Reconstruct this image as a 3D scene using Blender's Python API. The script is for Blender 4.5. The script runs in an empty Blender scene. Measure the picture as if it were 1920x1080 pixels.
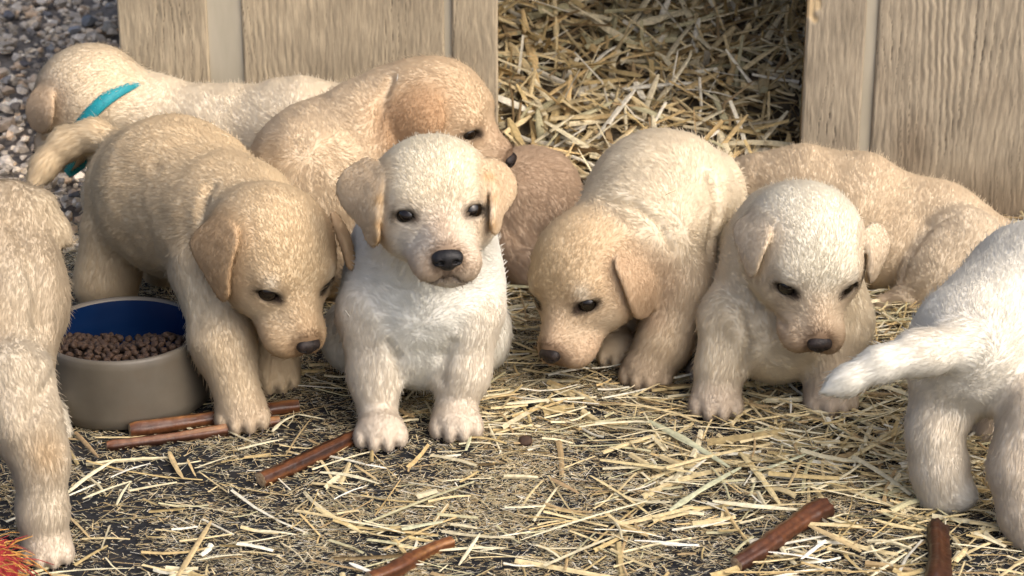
import bpy, math, random
import numpy as np

# ------------------------------------------------------------------ camera, sky, sun, exposure
SC = bpy.context.scene
COL = SC.collection
FPX, CAM_H, PITCH = 4500.0, 0.81, math.radians(23.0)     # focal length in pixels of a 1920 wide picture
cam_data = bpy.data.cameras.new('camera')
cam_data.sensor_width = 36.0
cam_data.lens = FPX / 1920.0 * 36.0
cam_data.clip_start = 0.05
cam_data.clip_end = 500.0
cam_data.dof.use_dof = True
cam_data.dof.focus_distance = 1.80
cam_data.dof.aperture_fstop = 16.0
cam = bpy.data.objects.new('camera', cam_data)
cam.location = (0, 0, CAM_H)
cam.rotation_euler = (math.radians(90) - PITCH, 0, 0)
COL.objects.link(cam)
SC.camera = cam

SUN_EL, SUN_AZ = math.radians(47), math.radians(130)      # azimuth clockwise from +Y, so behind and right of the camera
world = bpy.data.worlds.new('World')
SC.world = world
world.use_nodes = True
wn = world.node_tree.nodes
wl = world.node_tree.links
sky = wn.new('ShaderNodeTexSky')
sky.sky_type = 'NISHITA'
sky.sun_disc = False
sky.sun_elevation = SUN_EL
sky.sun_rotation = SUN_AZ
sky.air_density = 0.7
sky.dust_density = 6.0
wl.new(sky.outputs[0], wn['Background'].inputs[0])
wn['Background'].inputs[1].default_value = 0.15
sun_data = bpy.data.lights.new('sun', 'SUN')
sun_data.energy = 0.9
sun_data.angle = math.radians(75)
sun_data.color = (1.0, 0.98, 0.95)
sun = bpy.data.objects.new('sun', sun_data)
sd = np.array([math.sin(SUN_AZ) * math.cos(SUN_EL), math.cos(SUN_AZ) * math.cos(SUN_EL), math.sin(SUN_EL)])
import mathutils
sun.rotation_euler = mathutils.Vector(sd).to_track_quat('Z', 'Y').to_euler()
sun.location = (1.5, -1.5, 3)
COL.objects.link(sun)
SC.view_settings.view_transform = 'Standard'
SC.view_settings.look = 'None'
SC.view_settings.gamma = 1.0
SC.view_settings.use_curve_mapping = False
SC.view_settings.exposure = 0.68
SC.cycles.max_bounces = 6
SC.cycles.diffuse_bounces = 4
SC.cycles.transmission_bounces = 4
SC.cycles.transparent_max_bounces = 6
SC.cycles.use_denoising = True

# ------------------------------------------------------------------ helpers: pixels to world
FW = np.array([0, math.cos(PITCH), -math.sin(PITCH)])
UP = np.array([0, math.sin(PITCH), math.cos(PITCH)])
RT = np.array([1.0, 0, 0])
CP = np.array([0, 0, CAM_H])


def W(px, py, Y):
    d = FW + (px - 960) / FPX * RT - (py - 540) / FPX * UP
    return CP + d * (Y / d[1])


def G(px, py, z=0.0):
    d = FW + (px - 960) / FPX * RT - (py - 540) / FPX * UP
    return CP + d * ((z - CAM_H) / d[2])


def MPP(p):
    return float((np.asarray(p) - CP) @ FW) / FPX


def PROJ(p):
    d = p - CP
    z = d @ FW
    return 960 + FPX * (d @ RT) / z, 540 - FPX * (d @ UP) / z


RNG = np.random.default_rng(11)
random.seed(5)


# ------------------------------------------------------------------ helpers: noise
def _hash(ix, iy, iz, seed):
    h = (ix.astype(np.int64) * 374761393 + iy.astype(np.int64) * 668265263 + iz.astype(np.int64) * 2147483647 + seed * 974711) & 0xFFFFFFFF
    h = ((h ^ (h >> 13)) * 1274126177) & 0xFFFFFFFF
    h = (h ^ (h >> 16)) & 0xFFFFFF
    return h.astype(np.float64) / float(0xFFFFFF)


def vnoise(p, scale, seed=0):
    """value noise -1..1 at the rows of p (n,3)"""
    q = np.asarray(p, float) * scale
    i = np.floor(q)
    f = q - i
    f = f * f * (3 - 2 * f)
    i = i.astype(np.int64)
    r = 0
    for dx in (0, 1):
        for dy in (0, 1):
            for dz in (0, 1):
                w = (f[:, 0] if dx else 1 - f[:, 0]) * (f[:, 1] if dy else 1 - f[:, 1]) * (f[:, 2] if dz else 1 - f[:, 2])
                r = r + w * _hash(i[:, 0] + dx, i[:, 1] + dy, i[:, 2] + dz, seed)
    return r * 2 - 1


# ------------------------------------------------------------------ helpers: objects
def link(o, parent=None):
    COL.objects.link(o)
    if parent is not None:
        o.parent = parent
    return o


def tag(o, label=None, cat=None, group=None, kind=None):
    if label: o['label'] = label
    if cat: o['category'] = cat
    if group: o['group'] = group
    if kind: o['kind'] = kind
    return o


def empty(name, loc):
    o = bpy.data.objects.new(name, None)
    o.empty_display_size = 0.02
    o.location = tuple(float(v) for v in loc)
    return link(o)


def mesh_np(name, V, Fc, mat, parent=None, smooth=True, origin=None, col=None, attr='fcol'):
    """V (n,3), Fc (m,k) all the same k, vertices in world space; origin moves the object's own origin there"""
    V = np.asarray(V, np.float32)
    Fc = np.asarray(Fc, np.int32)
    me = bpy.data.meshes.new(name)
    if parent is not None:
        V = V - np.array(parent.location, np.float32)
        if parent.parent is not None:
            V = V - np.array(parent.parent.location, np.float32)
    elif origin is not None:
        V = V - np.asarray(origin, np.float32)
    m, k = Fc.shape
    me.vertices.add(len(V))
    me.vertices.foreach_set('co', V.ravel())
    me.loops.add(m * k)
    me.loops.foreach_set('vertex_index', Fc.ravel())
    me.polygons.add(m)
    me.polygons.foreach_set('loop_start', np.arange(0, m * k, k, dtype=np.int32))
    me.polygons.foreach_set('loop_total', np.full(m, k, np.int32))
    me.polygons.foreach_set('use_smooth', np.full(m, bool(smooth)))
    me.update(calc_edges=True)
    if col is not None:
        c = np.ones((len(V), 4), np.float32)
        c[:, :3] = col
        a = me.attributes.new(attr, 'FLOAT_COLOR', 'POINT')
        a.data.foreach_set('color', c.ravel())
    if mat is not None:
        me.materials.append(mat)
    o = bpy.data.objects.new(name, me)
    link(o, parent)
    if parent is None and origin is not None:
        o.location = tuple(float(v) for v in origin)
    return o


def box_arrays(x0, x1, y0, y1, z0, z1):
    V = np.array([(x, y, z) for z in (z0, z1) for y in (y0, y1) for x in (x0, x1)], float)
    Fq = np.array([(0, 2, 3, 1), (4, 5, 7, 6), (0, 1, 5, 4), (2, 6, 7, 3), (0, 4, 6, 2), (1, 3, 7, 5)])
    return V, Fq


def tube_arrays(pts, rad, n=10, jitter=0.0, seed=1, squash=1.0):
    """a closed tube along pts with radii rad; returns quads (caps are fans of degenerate-free quads)"""
    pts = np.asarray(pts, float)
    rad = np.asarray(rad, float)
    rg = np.random.default_rng(seed)
    T = np.gradient(pts, axis=0)
    T /= np.linalg.norm(T, axis=1)[:, None]
    ref = np.array([0, 0, 1.0]) if abs(T[0, 2]) < 0.9 else np.array([1.0, 0, 0])
    V = []
    jit = 1 + jitter * rg.normal(size=n)
    for i in range(len(pts)):
        s = np.cross(T[i], ref); s /= np.linalg.norm(s)
        u = np.cross(s, T[i])
        for j in range(n):
            a = 2 * math.pi * j / n
            jj = jit[j] * (1 + jitter * 0.4 * rg.normal())
            V.append(pts[i] + rad[i] * jj * (math.cos(a) * s + squash * math.sin(a) * u))
    F4 = []
    for i in range(len(pts) - 1):
        for j in range(n):
            a, b = i * n + j, i * n + (j + 1) % n
            F4.append((a, b, b + n, a + n))
    return np.array(V), np.array(F4)


# ------------------------------------------------------------------ helpers: materials
def new_mat(name, rough=0.7):
    m = bpy.data.materials.new(name)
    m.use_nodes = True
    b = m.node_tree.nodes['Principled BSDF']
    b.inputs['Roughness'].default_value = rough
    return m, m.node_tree.nodes, m.node_tree.links, b


def noise_mat(name, c1, c2, scale, rough=0.7, bump=0.0, bump_scale=None, detail=6, coord='Object', stretch=(1, 1, 1), spec=None, dist=0.001):
    m, n, l, b = new_mat(name, rough)
    tc = n.new('ShaderNodeTexCoord')
    mp = n.new('ShaderNodeMapping')
    mp.inputs['Scale'].default_value = stretch
    l.new(tc.outputs[coord], mp.inputs[0])
    t = n.new('ShaderNodeTexNoise')
    t.inputs['Scale'].default_value = scale
    t.inputs['Detail'].default_value = detail
    l.new(mp.outputs[0], t.inputs['Vector'])
    r = n.new('ShaderNodeValToRGB')
    r.color_ramp.elements[0].position = 0.32
    r.color_ramp.elements[1].position = 0.68
    r.color_ramp.elements[0].color = (*c1, 1)
    r.color_ramp.elements[1].color = (*c2, 1)
    l.new(t.outputs['Fac'], r.inputs[0])
    l.new(r.outputs[0], b.inputs['Base Color'])
    if spec is not None:
        b.inputs['Specular IOR Level'].default_value = spec
    if bump:
        t2 = n.new('ShaderNodeTexNoise')
        t2.inputs['Scale'].default_value = bump_scale or scale * 4
        t2.inputs['Detail'].default_value = 5
        l.new(mp.outputs[0], t2.inputs['Vector'])
        bp = n.new('ShaderNodeBump')
        bp.inputs['Strength'].default_value = bump
        bp.inputs['Distance'].default_value = dist
        l.new(t2.outputs['Fac'], bp.inputs['Height'])
        l.new(bp.outputs[0], b.inputs['Normal'])
    return m


def attr_mat(name, rough=0.7, noise=0.0, nscale=400.0, spec=0.3, transl=0.0, bump=0.0):
    m, n, l, b = new_mat(name, rough)
    a = n.new('ShaderNodeAttribute')
    a.attribute_name = 'fcol'
    src = a.outputs['Color']
    if noise:
        tc = n.new('ShaderNodeTexCoord')
        t = n.new('ShaderNodeTexNoise')
        t.inputs['Scale'].default_value = nscale
        t.inputs['Detail'].default_value = 4
        l.new(tc.outputs['Object'], t.inputs['Vector'])
        mr = n.new('ShaderNodeMapRange')
        mr.inputs[1].default_value = 0.3
        mr.inputs[2].default_value = 0.7
        mr.inputs[3].default_value = 1 - noise
        mr.inputs[4].default_value = 1 + noise
        l.new(t.outputs['Fac'], mr.inputs[0])
        mx = n.new('ShaderNodeVectorMath')
        mx.operation = 'SCALE'
        l.new(src, mx.inputs[0])
        l.new(mr.outputs[0], mx.inputs['Scale'])
        src = mx.outputs[0]
        if bump:
            bp = n.new('ShaderNodeBump')
            bp.inputs['Strength'].default_value = bump
            bp.inputs['Distance'].default_value = 0.001
            l.new(t.outputs['Fac'], bp.inputs['Height'])
            l.new(bp.outputs[0], b.inputs['Normal'])
    l.new(src, b.inputs['Base Color'])
    b.inputs['Specular IOR Level'].default_value = spec
    if transl:
        tr = n.new('ShaderNodeBsdfTranslucent')
        l.new(src, tr.inputs['Color'])
        mix = n.new('ShaderNodeMixShader')
        mix.inputs[0].default_value = transl
        l.new(b.outputs[0], mix.inputs[1])
        l.new(tr.outputs[0], mix.inputs[2])
        l.new(mix.outputs[0], n['Material Output'].inputs[0])
    return m


M_SKIN = attr_mat('puppy_skin', 0.9, spec=0.1)
def fur_mat():
    m, n, l, b = new_mat('puppy_fur', .8)
    a = n.new('ShaderNodeAttribute'); a.attribute_name = 'fcol'
    g = n.new('ShaderNodeAttribute'); g.attribute_name = 'snrm'
    geo = n.new('ShaderNodeNewGeometry')
    sc1 = n.new('ShaderNodeVectorMath'); sc1.operation = 'SCALE'; sc1.inputs['Scale'].default_value = .88
    sc2 = n.new('ShaderNodeVectorMath'); sc2.operation = 'SCALE'; sc2.inputs['Scale'].default_value = .15
    l.new(g.outputs['Vector'], sc1.inputs[0]); l.new(geo.outputs['Normal'], sc2.inputs[0])
    ad = n.new('ShaderNodeVectorMath'); ad.operation = 'ADD'
    l.new(sc1.outputs[0], ad.inputs[0]); l.new(sc2.outputs[0], ad.inputs[1])
    nr = n.new('ShaderNodeVectorMath'); nr.operation = 'NORMALIZE'
    l.new(ad.outputs[0], nr.inputs[0])
    d = n.new('ShaderNodeBsdfDiffuse')
    l.new(a.outputs['Color'], d.inputs['Color']); l.new(nr.outputs[0], d.inputs['Normal'])
    t = n.new('ShaderNodeBsdfTranslucent')
    l.new(a.outputs['Color'], t.inputs['Color']); l.new(nr.outputs[0], t.inputs['Normal'])
    mx = n.new('ShaderNodeMixShader'); mx.inputs[0].default_value = .25
    l.new(d.outputs[0], mx.inputs[1]); l.new(t.outputs[0], mx.inputs[2])
    l.new(mx.outputs[0], n['Material Output'].inputs[0])
    n.remove(b)
    return m


M_FUR = fur_mat()
M_NOSE = noise_mat('wet_black_nose', (0.004, 0.004, 0.004), (0.014, 0.012, 0.012), 300, 0.46, spec=.35, bump=0.6, bump_scale=900, dist=0.0006)
M_NOSE_BROWN = noise_mat('dark_brown_nose', (0.010, 0.007, 0.006), (0.032, 0.022, 0.018), 300, 0.52, spec=.3, bump=0.6, bump_scale=900, dist=0.0006)
M_EYE = noise_mat('dark_eye', (0.004, 0.003, 0.002), (0.012, 0.007, 0.004), 120, 0.06)
M_CLAW = noise_mat('claw', (0.05, 0.035, 0.03), (0.12, 0.09, 0.07), 200, 0.45)
M_STRAW = attr_mat('straw', 0.75, noise=0.22, nscale=260, spec=0.2, transl=0.12, bump=0.3)
M_PEBBLE = attr_mat('pebble', 0.8, noise=0.25, nscale=220, spec=0.3, bump=0.5)
# ------------------------------------------------------------------ ground, rubber floor, gravel
def hf_noise(x, y, sc, seed):
    return vnoise(np.stack([np.ravel(x), np.ravel(y), np.zeros(np.size(x))], 1), sc, seed)


M_GROUND = noise_mat('gravel_ground', (.13, .112, .092), (.27, .235, .195), 90, .9, bump=1.0, bump_scale=160, dist=.004)
V, Fq = box_arrays(-60, 60, -60, 120, -.25, -.014)
tag(mesh_np('ground', V, Fq, M_GROUND, smooth=False), kind='structure')
M_MAT = noise_mat('rubber_floor', (.007, .0075, .009), (.024, .025, .028), 260, .88, bump=.9, bump_scale=420, dist=.0012, spec=.22)
def dust_over(m, col, scale, lo, hi, amount):
    n, l = m.node_tree.nodes, m.node_tree.links
    b = n['Principled BSDF']
    src = b.inputs['Base Color'].links[0].from_socket
    tc = n.new('ShaderNodeTexCoord')
    t = n.new('ShaderNodeTexNoise'); t.inputs['Scale'].default_value = scale; t.inputs['Detail'].default_value = 9; t.inputs['Roughness'].default_value = .72
    l.new(tc.outputs['Object'], t.inputs['Vector'])
    mr = n.new('ShaderNodeMapRange'); mr.inputs[1].default_value = lo; mr.inputs[2].default_value = hi; mr.inputs[4].default_value = amount
    l.new(t.outputs['Fac'], mr.inputs[0])
    mx = n.new('ShaderNodeMix'); mx.data_type = 'RGBA'
    l.new(mr.outputs[0], mx.inputs['Factor']); l.new(src, mx.inputs['A']); mx.inputs['B'].default_value = (*col, 1)
    l.new(mx.outputs['Result'], b.inputs['Base Color'])


dust_over(M_MAT, (.115, .095, .068), 26, .52, .76, .28)
V, Fq = box_arrays(-2.2, 2.2, .6, 1.99, -.013, 0)
tag(mesh_np('rubber_floor', V, Fq, M_MAT, smooth=False), kind='structure')


def pebble_arrays(C, S, seed, sub=1):
    """pebbles as one mesh: C (n,3) centres, S (n,3) half sizes"""
    import bmesh
    bm = bmesh.new(); bmesh.ops.create_icosphere(bm, subdivisions=sub, radius=1.0)
    bv = np.array([v.co[:] for v in bm.verts]); bf = np.array([[v.index for v in f.verts] for f in bm.faces]); bm.free()
    rg = np.random.default_rng(seed)
    n = len(C)
    D = np.repeat(bv[None], n, 0) * (1 + rg.uniform(-.24, .24, (n, len(bv), 1)))
    # cut facets: crushed stone
    for _ in range(5):
        a = rg.normal(size=(n, 1, 3)); a /= np.linalg.norm(a, axis=2)[:, :, None]
        h = rg.uniform(.45, .85, (n, 1))
        d = (D * a).sum(2)
        over = np.maximum(d - h, 0)
        D = D - over[:, :, None] * a
    D *= S[:, None, :]
    th = rg.uniform(0, 2 * math.pi, n); ph = rg.uniform(-.5, .5, n)
    c, s = np.cos(ph)[:, None], np.sin(ph)[:, None]
    D = np.stack([D[:, :, 0], D[:, :, 1] * c - D[:, :, 2] * s, D[:, :, 1] * s + D[:, :, 2] * c], 2)
    c, s = np.cos(th)[:, None], np.sin(th)[:, None]
    D = np.stack([D[:, :, 0] * c - D[:, :, 1] * s, D[:, :, 0] * s + D[:, :, 1] * c, D[:, :, 2]], 2)
    V = (D + C[:, None, :])
    Fc = bf[None] + (np.arange(n) * len(bv))[:, None, None]
    return V.reshape(-1, 3), Fc.reshape(-1, 3), len(bv)


def stone_cols(n, rg):
    pal = np.array([(.19, .18, .165), (.14, .132, .12), (.26, .24, .205), (.21, .17, .13), (.34, .325, .295), (.15, .13, .11), (.085, .08, .075)])
    c = pal[rg.choice(len(pal), n, p=[.26, .2, .17, .13, .06, .12, .06])]
    return c * rg.uniform(.75, 1.25, (n, 1)) * np.array([3.3, 3.0, 2.6])


rg = np.random.default_rng(3)
n = 8500
gx = rg.uniform(-1.05, -.10, n); gy = rg.uniform(1.93, 3.15, n)
keep = (gy > 2.0) | (rg.random(n) < .35)
gx, gy = gx[keep], gy[keep]; n = len(gx)
r = rg.lognormal(math.log(.0052), .38, n).clip(.0025, .013)
S = np.stack([r * rg.uniform(.9, 1.5, n), r * rg.uniform(.7, 1.1, n), r * rg.uniform(.5, .85, n)], 1)
Cn = np.stack([gx, gy, -.010 + rg.uniform(0, .012, n)], 1)
V, Fc, nb = pebble_arrays(Cn, S, 5)
tag(mesh_np('gravel', V, Fc, M_PEBBLE, smooth=False, col=np.repeat(stone_cols(n, rg), nb, 0)), 'loose grey crushed gravel beside the doghouse', 'gravel', kind='stuff')
for i, (px, py, s_, c_) in enumerate([(165, 38, 46, (.17, .18, .19)), (206, 50, 30, (.30, .27, .22)), (140, 55, 26, (.36, .36, .37)), (12, 150, 30, (.30, .28, .26)), (95, 90, 24, (.33, .33, .33)),
                                     (20, 30, 30, (.15, .15, .16)), (60, 60, 22, (.24, .22, .20)), (90, 25, 24, (.20, .19, .18)), (30, 200, 24, (.2, .17, .14)), (140, 365, 26, (.15, .145, .14)),
                                     (115, 340, 18, (.26, .24, .21)), (45, 120, 20, (.13, .12, .12)), (205, 12, 20, (.38, .38, .38)), (120, 120, 22, (.21, .18, .15))]):
    c = G(px, py, .004)
    tone = 'pale' if c_[0] > .29 else ('dark grey' if c_[0] < .16 else 'mid grey')
    where = 'beside the doghouse panel' if px > 150 else ('in the upper left corner' if py < 70 and px < 70 else ('left of the pale collared puppy' if py < 260 and px < 60 else ('above the pale collared puppy' if py < 260 else 'inside the curl of the golden tail')))
    m_ = MPP(c) * s_ * .55
    V, Fc, nb = pebble_arrays(np.array([c]), np.array([[m_, m_ * .8, m_ * .6]]), 40 + i, 2)
    tag(mesh_np('gravel_stone', V, Fc, M_PEBBLE, smooth=False, origin=c, col=np.repeat(np.array([c_]), nb, 0)), f"{'big' if s_ > 28 else 'medium' if s_ > 22 else 'small'} {tone} stone in the gravel {where}", 'stone', 'larger stones in the gravel')

# ------------------------------------------------------------------ doghouse: grooved siding panels left and right of the opening
def siding_mat():
    m, n, l, b = new_mat('tan_siding', .82)
    a = n.new('ShaderNodeAttribute'); a.attribute_name = 'fcol'
    tc = n.new('ShaderNodeTexCoord')
    mp = n.new('ShaderNodeMapping'); mp.inputs['Scale'].default_value = (1, 1, .10)
    l.new(tc.outputs['Object'], mp.inputs[0])
    t = n.new('ShaderNodeTexNoise'); t.inputs['Scale'].default_value = 420; t.inputs['Detail'].default_value = 6; t.inputs['Roughness'].default_value = .65
    l.new(mp.outputs[0], t.inputs['Vector'])
    t2 = n.new('ShaderNodeTexNoise'); t2.inputs['Scale'].default_value = 22; t2.inputs['Detail'].default_value = 5
    l.new(tc.outputs['Object'], t2.inputs['Vector'])
    r1 = n.new('ShaderNodeMapRange'); r1.inputs[1].default_value = .3; r1.inputs[2].default_value = .72; r1.inputs[3].default_value = .68; r1.inputs[4].default_value = 1.12
    l.new(t.outputs['Fac'], r1.inputs[0])
    r2 = n.new('ShaderNodeMapRange'); r2.inputs[1].default_value = .35; r2.inputs[2].default_value = .65; r2.inputs[3].default_value = .84; r2.inputs[4].default_value = 1.08
    l.new(t2.outputs['Fac'], r2.inputs[0])
    mu = n.new('ShaderNodeMath'); mu.operation = 'MULTIPLY'
    l.new(r1.outputs[0], mu.inputs[0]); l.new(r2.outputs[0], mu.inputs[1])
    sc_ = n.new('ShaderNodeVectorMath'); sc_.operation = 'SCALE'
    l.new(a.outputs['Color'], sc_.inputs[0]); l.new(mu.outputs[0], sc_.inputs['Scale'])
    l.new(sc_.outputs[0], b.inputs['Base Color'])
    bp = n.new('ShaderNodeBump'); bp.inputs['Strength'].default_value = .7; bp.inputs['Distance'].default_value = .0008
    l.new(t.outputs['Fac'], bp.inputs['Height']); l.new(bp.outputs[0], b.inputs['Normal'])
    b.inputs['Specular IOR Level'].default_value = .25
    return m


M_SIDING = siding_mat()
M_GROOVE = noise_mat('siding_groove', (.42, .375, .275), (.50, .45, .34), 60, .7, stretch=(1, 1, .2))
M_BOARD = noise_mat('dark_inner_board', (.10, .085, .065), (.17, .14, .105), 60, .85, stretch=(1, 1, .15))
HYL, HYR = 2.17, 2.07                     # the front stands slightly turned: left end farther away


def front_y(px):
    return HYL + (HYR - HYL) * (px - 228) / (1920 - 228)


def siding_board(px0, px1, seed, ripple, parent, ztop=.62, y_off=0.0, tint=(.47, .385, .26), chip=None):
    x0 = W(px0, 150, front_y(px0))[0]; x1 = W(px1, 150, front_y(px1))[0]
    nx = max(int((x1 - x0) / .0009), 8); nz = 190
    xs = np.linspace(x0, x1, nx); zs = np.concatenate([np.linspace(-.012, .26, nz - 30), np.linspace(.27, ztop, 30)])
    X, Z = np.meshgrid(xs, zs, indexing='ij')
    q = np.stack([X.ravel(), np.full(X.size, seed * 1.7), Z.ravel()], 1)
    # grain: warped vertical ridges with a cathedral arch
    warp = vnoise(q * np.array([1, 1, .25]), 14, seed) * .012 + vnoise(q * np.array([1, 1, .35]), 45, seed + 1) * .0035 + vnoise(q, 150, seed + 8) * .0009
    u = q[:, 0] + warp
    cx = x0 + (x1 - x0) * .52
    arch = np.abs(u - cx) + .22 * np.maximum(q[:, 2] - .02, 0) ** 1.0 * np.exp(-((u - cx) / .03) ** 2) * .35
    ph = arch / .0062 * 2 * math.pi
    rid = np.sin(ph) * .5 + .5
    rid = rid ** .55
    amp = np.clip(.35 + .65 * vnoise(q * np.array([1, 1, .3]), 18, seed + 4), 0, 1)
    fine = vnoise(np.stack([u, q[:, 1], q[:, 2] * .10], 1), 520, seed + 6)
    crack = np.clip((.16 - np.abs(np.sin(ph * .5 + vnoise(q * np.array([1, 1, .2]), 60, seed + 20) * 1.6))) / .16, 0, 1) * np.clip(.3 + 1.1 * vnoise(q * np.array([1, 1, .22]), 55, seed + 21), 0, 1)
    h = ripple * .0017 * amp * (rid - 1) + fine * .0004 - crack * .0013
    Yf = front_y(228) + (q[:, 0] - W(228, 150, HYL)[0]) * (HYR - HYL) / (W(1920, 150, HYR)[0] - W(228, 150, HYL)[0]) + y_off
    # rounded long edges
    edge = np.minimum(q[:, 0] - x0, x1 - q[:, 0])
    h = h - np.clip(.0016 - edge, 0, 1) * 1.2
    P = np.stack([q[:, 0] + 0, Yf - h - .0, q[:, 2]], 1)
    idx = np.arange(nx * len(zs)).reshape(nx, len(zs))
    Fc = np.stack([idx[:-1, :-1].ravel(), idx[1:, :-1].ravel(), idx[1:, 1:].ravel(), idx[:-1, 1:].ravel()], 1)
    base = np.array(tint)
    tone = 1 + .16 * vnoise(q * np.array([1, 1, .3]), 12, seed + 9)
    dirt = np.clip(vnoise(q * np.array([1, 1, .5]), 30, seed + 11) * .5 + .5 - q[:, 2] / .20, 0, 1) * .8
    col = base * tone[:, None] * (1 - .06 * (1 - rid) * amp * ripple)[:, None]
    col = col * (1 - dirt)[:, None] + np.array((.20, .14, .085)) * dirt[:, None]
    col = col * (1 - .75 * crack)[:, None]
    if chip is not None:                     # paint chipped off, raw wood shows
        dch = np.hypot(q[:, 0] - chip[0], (q[:, 2] - chip[2]) * .8) + vnoise(q, 120, 5) * .006
        wch = np.clip((chip[3] - dch) / .003, 0, 1)[:, None]
        col = col * (1 - wch) + np.array((.62, .47, .27)) * wch
        P[:, 1] += wch[:, 0] * .0012
    # back and sides give the board its thickness
    n0 = len(P)
    bx = np.array([(x0, 0, -.012), (x1, 0, -.012), (x1, 0, ztop), (x0, 0, ztop)])
    yb = np.interp(bx[:, 0], [P[:, 0].min(), P[:, 0].max()], [Yf[0], Yf[-1]])
    back = np.stack([bx[:, 0], yb + .012, bx[:, 2]], 1)
    c = [idx[0, 0], idx[-1, 0], idx[-1, -1], idx[0, -1]]
    Fb = [(n0 + 1, n0, n0 + 3, n0 + 2), (c[0], c[3], n0 + 3, n0), (c[2], c[1], n0 + 1, n0 + 2), (c[3], c[2], n0 + 2, n0 + 3), (c[1], c[0], n0, n0 + 1)]
    V = np.concatenate([P, back]); Fc = np.concatenate([Fc, np.array(Fb)])
    col = np.concatenate([col, np.tile((.42, .33, .20), (4, 1))])
    return mesh_np('siding_board', V, Fc, M_SIDING, parent, True, col=col)


def wall_box(name, a, b, th, z0, z1, mat, parent):
    """upright slab from a to b (x,y)"""
    a = np.array(a, float); b = np.array(b, float)
    d = (b - a) / np.linalg.norm(b - a); nrm = np.array([-d[1], d[0]]) * th
    pts = [a, b, b + nrm, a + nrm]
    V = np.array([(p[0], p[1], z) for z in (z0, z1) for p in pts])
    Fq = np.array([(3, 2, 1, 0), (4, 5, 6, 7), (0, 1, 5, 4), (1, 2, 6, 5), (2, 3, 7, 6), (3, 0, 4, 7)])
    return mesh_np(name, V, Fq, mat, parent, smooth=False)


house = empty('doghouse', (0.05, 2.12, 0))
tag(house, 'tan doghouse with vertical grooved wood siding and a straw filled opening', 'doghouse')
fp = empty('front_panel', (0, 0, 0)); fp.parent = house; fp.location = (-.18, .02, 0)
fr = empty('front_panel', (0, 0, 0)); fr.parent = house; fr.location = (.42, -.03, 0)
for (a, b, sd_, rp) in ((228, 394, 2, .25), (458, 834, 3, .32), (848, 934, 4, .35)):
    siding_board(a, b, sd_, rp, fp)
for (a, b, sd_, rp) in ((1507, 1618, 6, .35), (1640, 2150, 7, 1.1)):
    siding_board(a, b, sd_, rp, fr, tint=(.40, .335, .24), chip=(*W(1514, 8, front_y(1514)), .014) if a < 1600 else None)


def xy(px, off):
    Y = front_y(px) + off
    w = W(px, 150, front_y(px))
    return (w[0], Y)


def groove(px0, px1, off, parent):
    return wall_box('groove', xy(px0, off), xy(px1, off), .006, -.012, .62, M_GROOVE, parent)


groove(391, 461, .0035, fp); groove(830, 852, .0035, fp); groove(1614, 1644, .0035, fr)
lx, rx = xy(272, .016), xy(2146, .016)
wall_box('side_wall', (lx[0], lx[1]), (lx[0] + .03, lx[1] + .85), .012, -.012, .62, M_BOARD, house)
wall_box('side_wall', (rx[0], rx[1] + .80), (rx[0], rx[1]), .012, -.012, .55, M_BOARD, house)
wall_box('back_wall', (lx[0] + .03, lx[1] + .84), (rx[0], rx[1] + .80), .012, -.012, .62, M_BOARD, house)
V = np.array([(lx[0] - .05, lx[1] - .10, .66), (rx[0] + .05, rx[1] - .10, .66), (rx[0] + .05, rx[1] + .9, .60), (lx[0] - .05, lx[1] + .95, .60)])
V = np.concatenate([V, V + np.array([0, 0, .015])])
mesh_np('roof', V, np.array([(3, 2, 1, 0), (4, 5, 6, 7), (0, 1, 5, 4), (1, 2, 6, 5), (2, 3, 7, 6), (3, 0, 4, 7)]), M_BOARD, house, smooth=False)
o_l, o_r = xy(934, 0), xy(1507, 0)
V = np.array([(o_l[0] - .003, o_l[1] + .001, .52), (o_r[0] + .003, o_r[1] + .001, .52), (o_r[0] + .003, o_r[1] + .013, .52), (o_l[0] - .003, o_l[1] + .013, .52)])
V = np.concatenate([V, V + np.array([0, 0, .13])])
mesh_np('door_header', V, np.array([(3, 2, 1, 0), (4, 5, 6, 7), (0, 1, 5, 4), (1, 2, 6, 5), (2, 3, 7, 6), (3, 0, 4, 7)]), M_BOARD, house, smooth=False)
# ------------------------------------------------------------------ puppies: a smooth body from blended shapes
def smin(a, b, k):
    h = np.maximum(k - np.abs(a - b), 0) / k
    return np.minimum(a, b) - h * h * (k * 0.25)


def smax(a, b, k):
    return -smin(-a, -b, k)


class Prim:
    def __init__(s, fn, lo, hi, k, col, flow, flen):
        s.fn, s.lo, s.hi, s.k, s.col, s.flow, s.flen = fn, np.asarray(lo), np.asarray(hi), k, col, flow, flen


def p_cone(a, ra, b, rb):
    a = np.asarray(a, float); b = np.asarray(b, float)
    ba = b - a
    L2 = float(ba @ ba) + 1e-12

    def fn(x, y, z):
        h = np.clip(((x - a[0]) * ba[0] + (y - a[1]) * ba[1] + (z - a[2]) * ba[2]) / L2, 0, 1)
        dx = x - a[0] - h * ba[0]; dy = y - a[1] - h * ba[1]; dz = z - a[2] - h * ba[2]
        return np.sqrt(dx * dx + dy * dy + dz * dz) - (ra + (rb - ra) * h)
    return fn, np.minimum(a - ra, b - rb), np.maximum(a + ra, b + rb)


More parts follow.
